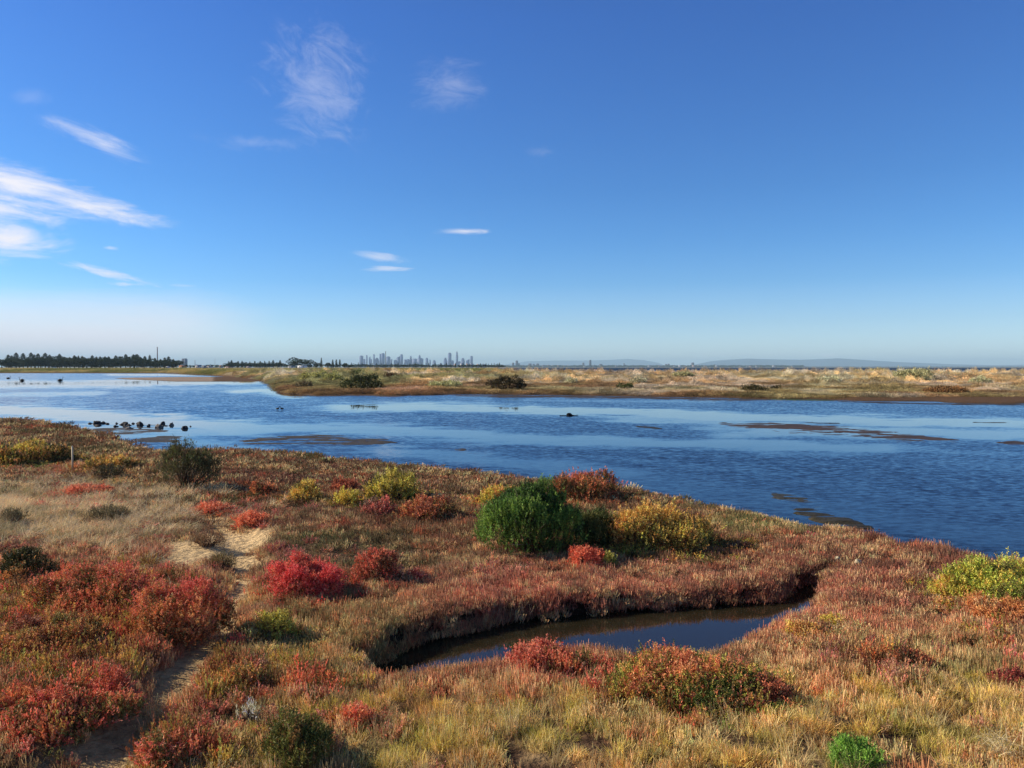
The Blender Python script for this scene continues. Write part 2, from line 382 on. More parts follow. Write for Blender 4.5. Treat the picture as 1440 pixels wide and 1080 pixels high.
# ------------------------------------------------------------------ plant clumps (sources of the ground cover)
def ribbons(B, M, T, w, side=None, rg=RG, tip=.25):
    """tapered two-segment blades: base, mid, tip (n,3), width (n,)"""
    n = len(B)
    if side is None:
        a = rg.uniform(0, 2 * math.pi, n); side = np.stack([np.cos(a), np.sin(a), 0 * a], 1)
    s = side * w[:, None] * .5
    V = np.stack([B - s, B + s, M - s * .8, M + s * .8, T - s * tip, T + s * tip], 1).reshape(-1, 3)
    k = np.arange(n)[:, None] * 6
    Q = np.concatenate([k + np.array([[0, 1, 3, 2]]), k + np.array([[2, 3, 5, 4]])])
    return V, Q
def rep(c, n): return np.repeat(c, n, axis=0)
def dirs(az, inc): return np.stack([np.sin(inc) * np.cos(az), np.sin(inc) * np.sin(az), np.cos(inc)], -1)
def bl_col(n, var, hue=.12, rg=RG):
    b = rg.uniform(1 - var, 1 + var, n)[:, None]; h = rg.normal(0, hue, (n, 1))
    return np.clip(b * np.concatenate([1 + h, 1 - h * .5, 1 - h * .2], 1), .1, 2.2)
def clump_glasswort(n, R, h, w, lean=.38):
    r = R * np.sqrt(RG.uniform(0, 1, n)); a = RG.uniform(0, 6.283, n); B = np.stack([r * np.cos(a), r * np.sin(a), -.03 + 0 * r], 1)
    L = h * RG.uniform(.55, 1.15, n) * (1 - .35 * (r / R) ** 2); inc = np.abs(RG.normal(0, lean, n)) + .25 * r / R; az = a + RG.normal(0, .8, n)
    M = B + dirs(az, inc) * (L * .55)[:, None]; T = M + dirs(az + RG.normal(0, .4, n), inc * .5) * (L * .5)[:, None]
    mb = MB(); ww = w * RG.uniform(.7, 1.3, n); V, Q = ribbons(B, M, T, ww, tip=.8); c = bl_col(n, .45); mb.add(V, Q, col=rep(c, 6))
    # side shoots
    for q in range(3):
        k = RG.uniform(.25, .75, n)[:, None]; B2 = B + (M - B) * k * 1.2; L2 = L * RG.uniform(.3, .55, n); az2 = az + RG.uniform(1, 5, n); d = dirs(az2, np.full(n, .55))
        M2 = B2 + d * (L2 * .5)[:, None]; T2 = M2 + dirs(az2, np.full(n, .15)) * (L2 * .6)[:, None]
        V, Q = ribbons(B2, M2, T2, ww * .95, tip=.8); mb.add(V, Q, col=rep(c * RG.uniform(.75, 1.25, (n, 1)), 6))
    return mb
def clump_grass(n, R, h, w, lean=.5, wind=.35):
    r = R * np.sqrt(RG.uniform(0, 1, n)); a = RG.uniform(0, 6.283, n); B = np.stack([r * np.cos(a), r * np.sin(a), -.02 + 0 * r], 1)
    L = h * RG.uniform(.5, 1.2, n); inc = np.abs(RG.normal(0, lean, n)) * .6 + .1; az = a + RG.normal(0, .9, n)
    M = B + dirs(az, inc) * (L * .55)[:, None]; d2 = dirs(az, inc * 2.2); d2[:, 0] += wind; T = M + d2 * (L * .5)[:, None]
    mb = MB(); V, Q = ribbons(B, M, T, w * RG.uniform(.6, 1.3, n)); mb.add(V, Q, col=rep(bl_col(n, .3, .06), 6)); return mb
def leaves(P, Dn, L, w, rg=RG):
    """small folded leaf faces"""
    n = len(P); r = rg.normal(0, 1, (n, 3)); s = np.cross(Dn, r); s /= np.linalg.norm(s, axis=1)[:, None] + 1e-9
    L = np.broadcast_to(L, n)[:, None]; w = np.broadcast_to(w, n)[:, None]
    V = np.stack([P, P + Dn * L * .55 + s * w * .5, P + Dn * L, P + Dn * L * .55 - s * w * .5], 1).reshape(-1, 3)
    k = np.arange(n)[:, None] * 4; return V, k + np.array([[0, 1, 2, 3]])
def clump_succulent(n, R, h, leaf=.022, w=.010, per=12):
    r = R * np.sqrt(RG.uniform(0, 1, n)); a = RG.uniform(0, 6.283, n)
    top = np.stack([r * np.cos(a), r * np.sin(a), h * RG.uniform(.45, 1.1, n) * (1 - .5 * (r / R) ** 2)], 1); ax = dirs(a + RG.normal(0, .5, n), .7 * r / R + .1)
    mb = MB(); c = bl_col(n, .3, .12)
    t = RG.uniform(0, 1, (n, per)); P = top[:, None, :] - ax[:, None, :] * (t * .09)[..., None]
    ra = dirs(RG.uniform(0, 6.283, (n, per)), RG.uniform(.3, 1.3, (n, per))); D_ = ra + ax[:, None, :] * .7; D_ /= np.linalg.norm(D_, axis=-1)[..., None]
    V, Q = leaves(P.reshape(-1, 3), D_.reshape(-1, 3), leaf, w); mb.add(V, Q, col=rep(rep(c, per) * RG.uniform(.8, 1.2, (n * per, 1)), 4))
    B = np.stack([top[:, 0] * .4, top[:, 1] * .4, 0 * r - .02], 1); V, Q = ribbons(B, (B + top) * .5, top - ax * .04, np.full(n, .005)); mb.add(V, Q, col=np.array([.7, .5, .4]))
    return mb
def clump_scrub(n, R, h, leaf, w):
    """low far bush: leaf faces through a dome"""
    u = RG.normal(0, 1, (n, 3)); u /= np.linalg.norm(u, axis=1)[:, None]; u[:, 2] = np.abs(u[:, 2]); rr = RG.uniform(.6, 1.05, n)[:, None]
    lob = 1 + .25 * np.sin(u[:, :1] * 5 + 1) * np.cos(u[:, 1:2] * 4)
    P = u * rr * lob * np.array([R, R, h]); D_ = u + RG.normal(0, .5, (n, 3)); D_ /= np.linalg.norm(D_, axis=1)[:, None]
    mb = MB(); V, Q = leaves(P, D_, leaf * RG.uniform(.6, 1.3, n), w); mb.add(V, Q, col=rep(bl_col(n, .3, .06), 4)); return mb
LIB = {}
def lib(key, mbs):
    c = bpy.data.collections.new('sources_' + key)
    for i, mb in enumerate(mbs):
        Fs = [np.concatenate(mb.q)]; me = mesh(f'{key}_{i}', np.concatenate(mb.v), Fs, np.concatenate(mb.c)); me.materials.append(M_inst)
        c.objects.link(bpy.data.objects.new(f'{key}_{i}', me))
    LIB[key] = c
lib('glasswort', [clump_glasswort(56, .14, .15, .0052) for _ in range(6)])
lib('glasswort_broad', [clump_glasswort(44, .2, .15, .010) for _ in range(4)])
lib('grass', [clump_grass(60, .10, .24, .0045, .6) for _ in range(5)])
lib('tuft', [clump_grass(90, .065, .100, .0052, .9, .16) for _ in range(5)])
lib('succulent', [clump_succulent(22, .13, .17) for _ in range(5)])
lib('mat', [clump_glasswort(60, .17, .09, .006, .6) for _ in range(4)])
lib('scrub', [clump_scrub(420, .9, .7, .16, .05) for _ in range(4)] + [clump_scrub(300, 1.2, .4, .2, .05) for _ in range(2)])
lib('lowscrub', [clump_scrub(260, 1.0, .28, .12, .05) for _ in range(4)])

def scatter(name, label_kind, key, P, rot, scl, tint):
    me = bpy.data.meshes.new(name); n = len(P); me.vertices.add(n); me.vertices.foreach_set('co', np.asarray(P, np.float32).ravel())
    nv = len(LIB[key].objects)
    def at(nm, ty, arr, f):
        a = me.attributes.new(nm, ty, 'POINT'); a.data.foreach_set(f, np.ascontiguousarray(arr).ravel())
    at('rot', 'FLOAT_VECTOR', np.asarray(rot, np.float32), 'vector'); at('scl', 'FLOAT_VECTOR', np.asarray(scl, np.float32), 'vector')
    c = np.ones((n, 4), np.float32); c[:, :3] = tint; at('tint', 'FLOAT_COLOR', c, 'color')
    at('pick', 'INT', RG.integers(0, nv, n).astype(np.int32), 'value')
    o = obj(name, me); kind(o, 'stuff'); me.materials.append(M_inst)
    ng = bpy.data.node_groups.new(name, 'GeometryNodeTree'); ng.interface.new_socket('Geometry', in_out='INPUT', socket_type='NodeSocketGeometry'); ng.interface.new_socket('Geometry', in_out='OUTPUT', socket_type='NodeSocketGeometry')
    gi = ng.nodes.new('NodeGroupInput'); go = ng.nodes.new('NodeGroupOutput'); ip = ng.nodes.new('GeometryNodeInstanceOnPoints'); ci = ng.nodes.new('GeometryNodeCollectionInfo')
    ci.inputs['Collection'].default_value = LIB[key]; ci.inputs['Separate Children'].default_value = True; ci.inputs['Reset Children'].default_value = True
    def na(nm, ty):
        q = ng.nodes.new('GeometryNodeInputNamedAttribute'); q.data_type = ty; q.inputs[0].default_value = nm; return q.outputs[0]
    L = ng.links.new
    L(gi.outputs[0], ip.inputs['Points']); L(ci.outputs[0], ip.inputs['Instance']); ip.inputs['Pick Instance'].default_value = True
    L(na('pick', 'INT'), ip.inputs['Instance Index']); L(na('rot', 'FLOAT_VECTOR'), ip.inputs['Rotation']); L(na('scl', 'FLOAT_VECTOR'), ip.inputs['Scale']); L(ip.outputs[0], go.inputs[0])
    md = o.modifiers.new('scatter', 'NODES'); md.node_group = ng
    return o

# ------------------------------------------------------------------ near marsh cover
# colour zones: photo x, y, rx, ry, colour, strength
ZONES = [(200, 605, 260, 18, (112, 66, 42), .8), (60, 600, 90, 12, (100, 82, 48), .6), (450, 665, 230, 16, (112, 62, 52), .8), (480, 645, 200, 8, (122, 94, 52), .8),
    (640, 665, 120, 12, (120, 90, 52), .6), (1090, 725, 90, 17, (128, 124, 60), .9), (1250, 800, 200, 45, (112, 62, 50), .8), (1400, 790, 100, 30, (104, 50, 44), .8), (1050, 770, 90, 25, (118, 74, 56), .6),
    (900, 815, 320, 30, (142, 84, 64), .8), (720, 830, 130, 40, (140, 76, 62), .7), (600, 850, 110, 30, (128, 82, 54), .6), (430, 910, 90, 35, (120, 112, 58), .8), (470, 890, 60, 25, (118, 108, 56), .7),
    (540, 770, 110, 35, (92, 86, 52), .85), (430, 745, 70, 18, (84, 86, 46), .9), (640, 790, 70, 30, (128, 92, 70), .5), (300, 700, 90, 14, (82, 84, 44), .8), (90, 640, 120, 20, (100, 84, 48), .5),
    (70, 870, 150, 40, (120, 62, 46), .7), (300, 960, 70, 60, (140, 74, 54), .6), (430, 960, 80, 40, (150, 76, 60), .6), (1150, 860, 80, 22, (142, 92, 66), .7), (1130, 890, 150, 25, (148, 98, 62), .7),
    (1250, 920, 120, 25, (130, 84, 56), .5), (760, 920, 100, 20, (168, 84, 72), .8), (900, 930, 90, 14, (150, 100, 62), .6), (1000, 1020, 520, 90, (156, 138, 78), .95), (1330, 960, 150, 80, (150, 124, 70), .8),
    (1200, 1000, 260, 60, (158, 140, 74), .7), (620, 1020, 200, 60, (156, 136, 84), .9), (60, 1040, 160, 50, (122, 104, 62), .7), (360, 1040, 120, 50, (124, 108, 66), .6), (620, 960, 100, 22, (162, 122, 76), .7)]
BASE = lin((128, 92, 64))
def tintfield(x, y, z):
    px, py = topx(x, y, z + .15)
    c = np.broadcast_to(BASE, (len(x), 3)).copy()
    jx = (fbm(x * .9, y * .9, 61, 3) - .5); jy = (fbm(x * .9, y * .9, 62, 3) - .5)
    qx = px + jx * 130; qy = py + jy * 34
    for cx, cy, rx, ry, cc, a in ZONES:
        w = (a * np.exp(-(((qx - cx) / rx) ** 2 + ((qy - cy) / ry) ** 2) ** 1.3))[:, None]; c = c * (1 - w) + lin(cc) * w
    n1 = fbm(x * 1.6, y * 1.6, 63, 3)[:, None]; n2 = fbm(x * .5, y * .5, 64, 3)[:, None]
    red_ = lin((156, 84, 58)); olv = lin((112, 106, 50)); strw = lin((176, 152, 108))
    c = c + (red_ - c) * ss(.58, .75, n1) * .45; c = c + (olv - c) * ss(.56, .72, n2) * .45
    g_ = c.mean(1, keepdims=True); c = (c * .66 + g_ * .34) * np.array([1.02, .97, .78]) * (1 - .42 * ss(9, 16, y))[:, None]
    n3 = fbm(x * 4.5, y * 4.5, 65, 2)[:, None]; c = c * (.5 + 1.0 * n3)
    r = RG.uniform(0, 1, (len(x), 1)); c = np.where(r < .22, c * .4 + strw * .6, c); c = np.where(r > .93, c * .5 + red_ * .5, c)
    return c, px, py
def samples(y0, y1, dens, margin=1.12):
    """points in the view wedge with density per m2 falling with distance"""
    out = []
    ys = np.arange(y0, y1, .5)
    for y in ys:
        half = (y + 1.2) * .69 * margin; d = dens(y + .25); n = int(d * .5 * 2 * half)
        out.append(np.stack([RG.uniform(-half, half, n), RG.uniform(y, y + .5, n)], 1))
    return np.concatenate(out)
def shore_s(x, y): return np.interp(x, shx, shy) - y
P = samples(3.2, 58, lambda y: 78 * min(1, (9 / y)) ** 1.55)
x, y = P[:, 0], P[:, 1]; z = H(x, y)
gap = fbm(x * 2.3, y * 2.3, 59, 3)
ok = (z > np.where((y < 13), -.02, .10)) & (shore_s(x, y) > -1) & (RG.uniform(0, 1, len(x)) < ss(.22, .4, gap) + .15)
tint, qx, qy = tintfield(x, y, z)
pd = sdline(x, y, PATH); jn = fbm(x * 3, y * 3, 7, 3) - .5
sandm = np.maximum(ss(.26, .10, pd + .35 * jn), ss(.85, .5, np.hypot((x - sx) / 1.25, (y - sy) / 2.3) + .5 * (fbm(x * 2, y * 2, 9, 3) - .5)))
ok &= RG.uniform(0, 1, len(x)) > sandm * 1.15
x, y, z, tint, qx, qy = (a[ok] for a in (x, y, z, tint, qx, qy))
grassw = np.exp(-(((qx - 60) / 230) ** 2 + ((qy - 712) / 42) ** 2) ** 1.5)
grassw = np.maximum(grassw, .55 * np.exp(-(((qx - 160) / 110) ** 2 + ((qy - 745) / 22) ** 2)))
tuftw = ss(-.15, .3, (qy - (950 + 60 * np.exp(-((qx - 330) / 160.) ** 2) - 35 * ss(1050, 1400, qx))) / 90 + (fbm(x * 1.2, y * 1.2, 66, 3) - .5) * .7) * ss(330, 520, qx + 80 * (fbm(x, y, 67, 2) - .5))
tuftw = np.maximum(tuftw, .6 * ss(1010, 1060, qy))
matw = .9 * np.maximum(np.exp(-(((qx - 500) / 130) ** 2 + ((qy - 765) / 34) ** 2) ** 1.5), np.exp(-(((qx - 330) / 80) ** 2 + ((qy - 700) / 16) ** 2)))
# mid-size patches of succulent (low red and yellow mats)
SUC = [(110, 700, 70, 8, (196, 96, 70)), (60, 655, 80, 16, (176, 110, 60)), (150, 665, 80, 10, (190, 150, 58)), (360, 715, 50, 10, (196, 100, 72)), (400, 770, 60, 8, (160, 90, 60)), (300, 985, 60, 28, (200, 96, 62)),
    (420, 985, 60, 22, (198, 84, 64)), (340, 950, 60, 18, (196, 104, 60)), (60, 990, 120, 22, (196, 84, 60)), (20, 760, 50, 12, (170, 96, 62)), (1120, 890, 40, 12, (200, 160, 70)), (1170, 875, 50, 10, (188, 170, 70)), (1200, 905, 60, 14, (160, 70, 60)),
    (840, 925, 40, 14, (200, 92, 70)), (1060, 955, 50, 20, (200, 84, 64)), (1250, 930, 50, 14, (176, 80, 64)), (560, 1000, 30, 14, (206, 110, 70)), (400, 1010, 60, 30, (176, 92, 62)), (130, 1050, 60, 20, (196, 84, 60)), (390, 880, 60, 20, (188, 166, 66)), (700, 790, 60, 12, (186, 100, 76)), (255, 790, 40, 8, (190, 70, 66)), (1350, 840, 60, 16, (196, 150, 70))]
sucw = np.zeros(len(x)); succ = tint.copy()
for cx, cy, rx, ry, cc in SUC:
    w = np.exp(-(((qx - cx) / rx) ** 2 + ((qy - cy) / ry) ** 2) ** 1.2); m = w > sucw; sucw = np.where(m, w, sucw); succ[m] = lin(cc)
spk = (sucw < .3) & (RG.uniform(0, 1, len(x)) < .5) & (fbm(x * 2.0, y * 2.0, 78, 3) > .56) & (qy > 690)
pal_ = lin(np.array([(196, 84, 70), (200, 110, 66), (190, 150, 66), (150, 70, 56), (204, 74, 78), (150, 140, 60)])); pi_ = (fbm(x * .9, y * .9, 79, 2) * 14 + RG.uniform(0, 1.5, len(x))).astype(int) % 6
lf = (ss(520, 330, qx) * .85 + .10) * (.35 + .65 * ss(770, 820, qy)); spk &= RG.uniform(0, 1, len(x)) < lf; succ[spk] = pal_[pi_[spk]]; sucw = np.where(spk, 1., sucw)
u = RG.uniform(0, 1, len(x)); kindid = np.zeros(len(x), int)
kindid[u < sucw * .62] = 4
kindid[(kindid == 0) & (RG.uniform(0, 1, len(x)) < matw)] = 3
kindid[(kindid == 0) & (RG.uniform(0, 1, len(x)) < grassw)] = 1
kindid[(kindid == 0) & (RG.uniform(0, 1, len(x)) < tuftw * .8)] = 2
kindid[(kindid == 0) & (y > 17)] = 5
tall = .35 + 1.25 * fbm(x * 1.7, y * 1.7, 71, 3) * (.6 + .8 * fbm(x * .4, y * .4, 72, 2)) ; spread = np.clip((y / 9) ** .72, .95, 4)
def put(name, key, sel, szf, hzf, tintv, leanx=0.):
    n = sel.sum()
    if not n: return
    g = RG.uniform(.8, 1.25, n)
    scl = np.stack([spread[sel] * g * szf, spread[sel] * g * szf, tall[sel] * hzf * RG.uniform(.75, 1.25, n) * np.clip(y[sel] / 25, 1, 1.35)], 1)
    rot = np.stack([RG.normal(0, .12, n), RG.normal(leanx, .12, n), RG.uniform(0, 6.283, n) if not leanx else RG.normal(0, .5, n)], 1)
    scatter(name, None, key, np.stack([x[sel], y[sel], z[sel] - .01], 1), rot, scl, tintv)
ALB = 2.4
put('glasswort_cover', 'glasswort', kindid == 0, 1, 1, tint[kindid == 0] * ALB)
put('distant_glasswort_cover', 'glasswort_broad', kindid == 5, 1, .95, tint[kindid == 5] * ALB)
gsel = kindid == 1; gt = lin((186, 166, 128)) * (.6 + .7 * fbm(x[gsel] * 1.3, y[gsel] * 1.3, 68, 3))[:, None]
gm = ss(.55, .68, fbm(x[gsel] * 1.1, y[gsel] * 2.2, 69, 3))[:, None] * .8; gt = gt * (1 - gm) + lin((104, 98, 66)) * gm
put('dry_grass', 'grass', gsel, .9, .85, gt * 1.7, .35)
put('low_green_mat', 'mat', kindid == 3, 1, 1, tint[kindid == 3] * 2.0)
ssel = kindid == 4; sj = RG.uniform(0, 1, (ssel.sum(), 1)); sc_ = succ[ssel]; sc_ = np.where(sj < .25, sc_ * .4 + .6 * lin((196, 160, 70)), sc_); sc_ = np.where(sj > .88, sc_ * .4 + .6 * lin((196, 76, 76)), sc_); sc_ = sc_ * .6 + .4 * tint[ssel] * 1.2; sc_ = sc_ * .75 + sc_.mean(1, keepdims=True) * .25; sc_ = sc_ * RG.uniform(.5, 1.2, sj.shape)
put('seablite_mat', 'succulent', ssel, .9, .9, np.minimum(sc_ * 1.9, .85))
P = samples(3.2, 11, lambda y: 190 * min(1, (6.5 / y)) ** 1.3); x, y = P[:, 0], P[:, 1]; z = H(x, y); tint2, qx, qy = tintfield(x, y, z)
tw = ss(-.15, .3, (qy - (955 - 35 * ss(1050, 1400, qx))) / 90 + (fbm(x * 1.2, y * 1.2, 66, 3) - .5) * .7) * ss(330, 520, qx + 80 * (fbm(x, y, 67, 2) - .5)); tw = np.maximum(tw, .6 * ss(1010, 1060, qy))
gp = fbm(x * 3.4, y * 3.4, 58, 3); tsel = (z > .12) & (RG.uniform(0, 1, len(x)) < tw * (.06 + ss(.38, .56, gp))) & (sdline(x, y, PATH) > .3)
tt = tint2[tsel] * .35 + .65 * np.where(RG.uniform(0, 1, (tsel.sum(), 1)) < .5, lin((172, 156, 72)), lin((184, 160, 116)))
tn = fbm(x[tsel] * 2.2, y[tsel] * 2.2, 75, 2)[:, None]; tt = tt + (lin((132, 144, 58)) - tt) * ss(.52, .66, tn) * .22; tt = tt + (lin((146, 104, 66)) - tt) * ss(.45, .3, tn) * .5; tt = tt * RG.uniform(.35, 1.3, (len(tt), 1))
tall = .1 + 1.8 * fbm(x * 3.4, y * 3.4, 58, 3); spread = np.clip((y / 7.5) ** .8, .9, 2)
put('olive_tussocks', 'tuft', tsel, 1.0, 1.0, tt * np.array([2.2, 2.12, 1.95]))
P = samples(7, 12.5, lambda y: 170); x, y = P[:, 0], P[:, 1]; z = H(x, y); pl = sdpoly(x, y, POOL); tint2, qx, qy = tintfield(x, y, z)
rim = (pl > -.12) & (pl < .42) & (z > -.12); tall = .35 + 1.1 * fbm(x * 3.5, y * 3.5, 74, 3); spread = np.full(len(x), 1.0); z = np.maximum(z, .04 + .1 * ss(0, .3, pl))
put('pool_edge_glasswort', 'glasswort', rim, 1, 1, (tint2 * ALB * .9)[rim])
# second thin layer: long pale stalks over the foreground tussocks
P = samples(3.2, 12, lambda y: 3.2); x, y = P[:, 0], P[:, 1]; z = H(x, y); qx, qy = topx(x, y, z + .1); tall = np.ones(len(x)); spread = np.ones(len(x))
sel = (z > .15) & (qy > 960) & (qx > 350) & (fbm(x * 2, y * 2, 77, 2) > .45)
put('pale_grass_stalks', 'grass', sel, .7, 1.0, np.broadcast_to(lin((198, 176, 124)), (sel.sum(), 3)) * RG.uniform(.7, 1.2, (sel.sum(), 1)))
# dead twigs and leaf litter lying on the bare sand
rgl = np.random.default_rng(77); n = 420; lx = rgl.normal(sx, .8, n); ly = rgl.normal(sy - .3, 1.6, n); tpath = rgl.uniform(0, 1, n); seg = np.array(PATH); ii = (tpath * (len(seg) - 1)).astype(int); alt = rgl.uniform(0, 1, n) < .5
lx = np.where(alt, seg[ii, 0] + rgl.normal(0, .2, n), lx); ly = np.where(alt, seg[ii, 1] + rgl.normal(0, .25, n), ly); lz = H(lx, ly); a_ = rgl.uniform(0, 6.283, n); L_ = rgl.uniform(.03, .16, n)
Bp = np.stack([lx, ly, lz + .012], 1); dv = np.stack([np.cos(a_), np.sin(a_), rgl.uniform(0, .25, n)], 1) * L_[:, None]; V, Q = ribbons(Bp, Bp + dv * .5 + [0, 0, .01], Bp + dv, rgl.uniform(.005, .012, n), rg=rgl)
mb = MB(); mb.add(V, Q, col=rep(lin((120, 96, 74)) * rgl.uniform(.4, 1.6, (n, 1)), 6)); kind(mb.build('twig_litter', M_bark), 'stuff')
# grass blades in the dune meadow, denser underlayer
P = samples(8, 26, lambda y: 22 * (10 / max(y, 10))); x, y = P[:, 0], P[:, 1]; z = H(x, y); qx, qy = topx(x, y, z + .1)
gw = np.exp(-(((qx - 40) / 240) ** 2 + ((qy - 712) / 38) ** 2) ** 2); sel = (z > .12) & (RG.uniform(0, 1, len(x)) < gw); tall = .9 + 0 * x; spread = np.clip((y / 9) ** .7, 1, 3)
gt = lin((190, 172, 136)) * RG.uniform(.7, 1.15, (len(x), 1))
put('meadow_grass', 'grass', sel, 1.0, .7, gt[sel] * 1.65, .5)

# ------------------------------------------------------------------ island and far shore cover
def far_samples(n, pxr, dr):
    D = np.exp(RG.uniform(math.log(dr[0]), math.log(dr[1]), n)); pxx = RG.uniform(*pxr, n); return (pxx - 720) / F * D, D
x, y = far_samples(62000, (330, 1640), (78, 300)); z = H(x, y); qx, qy = topx(x, y, z)
ok = (z > .14); x, y, z, qx, qy = (a[ok] for a in (x, y, z, qx, qy))
n1 = fbm(x * .08, y * .05, 81, 4)[:, None]; n2 = fbm(x * .2, y * .14, 82, 3)[:, None]; n3 = fbm(x * .03, y * .02, 83, 3)[:, None]
tan_ = lin((186, 162, 118)); grey = lin((164, 158, 142)); olive = lin((126, 122, 76)); brn = lin((112, 84, 58)); rust = lin((136, 94, 60))
c = tan_ + (grey - tan_) * ss(.48, .62, n2) * .8
right = ss(560, 860, qx)[:, None]
c = c + (olive - c) * ss(.42, .6, n1 + (1 - right) * .12) * (.85 - .5 * right)
c = c + (rust - c) * ss(.5, .62, n3) * .7 * (1 - .6 * right)
edge = ss(.95, .4, z)[:, None]; c = c + (brn - c) * edge * (.85 * ss(.65, .4, n2)) ; c = c + (olive - c) * edge * ss(.45, .7, n1) * .5
c = c * RG.uniform(.4, 1.3, (len(x), 1)) * (.7 + .6 * ss(.35, .65, fbm(x * .35, y * .3, 86, 3)))[:, None]
lo = z < .5
s = RG.uniform(.3, 1.1, len(x)) * np.clip(y / 110, .7, 1.6)
hz_ = (.25 + .75 * s) * RG.uniform(.6, 1.1, len(x)) * (.5 + 1.1 * ss(.4, .7, fbm(x * .15, y * .15, 84, 3)))
def fput(name, key, m, sz, hh):
    n = m.sum(); rot = np.stack([0 * x[m], 0 * x[m], RG.uniform(0, 6.283, n)], 1)
    scatter(name, None, key, np.stack([x[m], y[m], z[m] - .05], 1), rot, np.stack([s[m] * sz, s[m] * sz, hh[m]], 1), c[m] * 1.9)
big = (~lo) & (RG.uniform(0, 1, len(x)) < .28)
fput('coastal_scrub', 'scrub', big, .8, hz_); fput('low_coastal_scrub', 'lowscrub', ~big, .9, .6 + hz_ * .6)
x, y = far_samples(16000, (-40, 740), (290, 640)); z = H(x, y); qx, qy = topx(x, y, z); ok = (z > .3); x, y, z, qx, qy = (a[ok] for a in (x, y, z, qx, qy))
n1 = fbm(x * .03, y * .02, 91, 4)[:, None]; c = lin((150, 134, 84)) + (lin((104, 104, 58)) - lin((150, 134, 84))) * ss(.4, .6, n1); c = c * RG.uniform(.7, 1.3, (len(x), 1))
s = RG.uniform(1.2, 2.6, len(x)); hz_ = RG.uniform(.5, 1.3, len(x)); m = np.ones(len(x), bool)
fput('far_shore_scrub', 'scrub', m, 1, hz_)

exec_shrubs = True
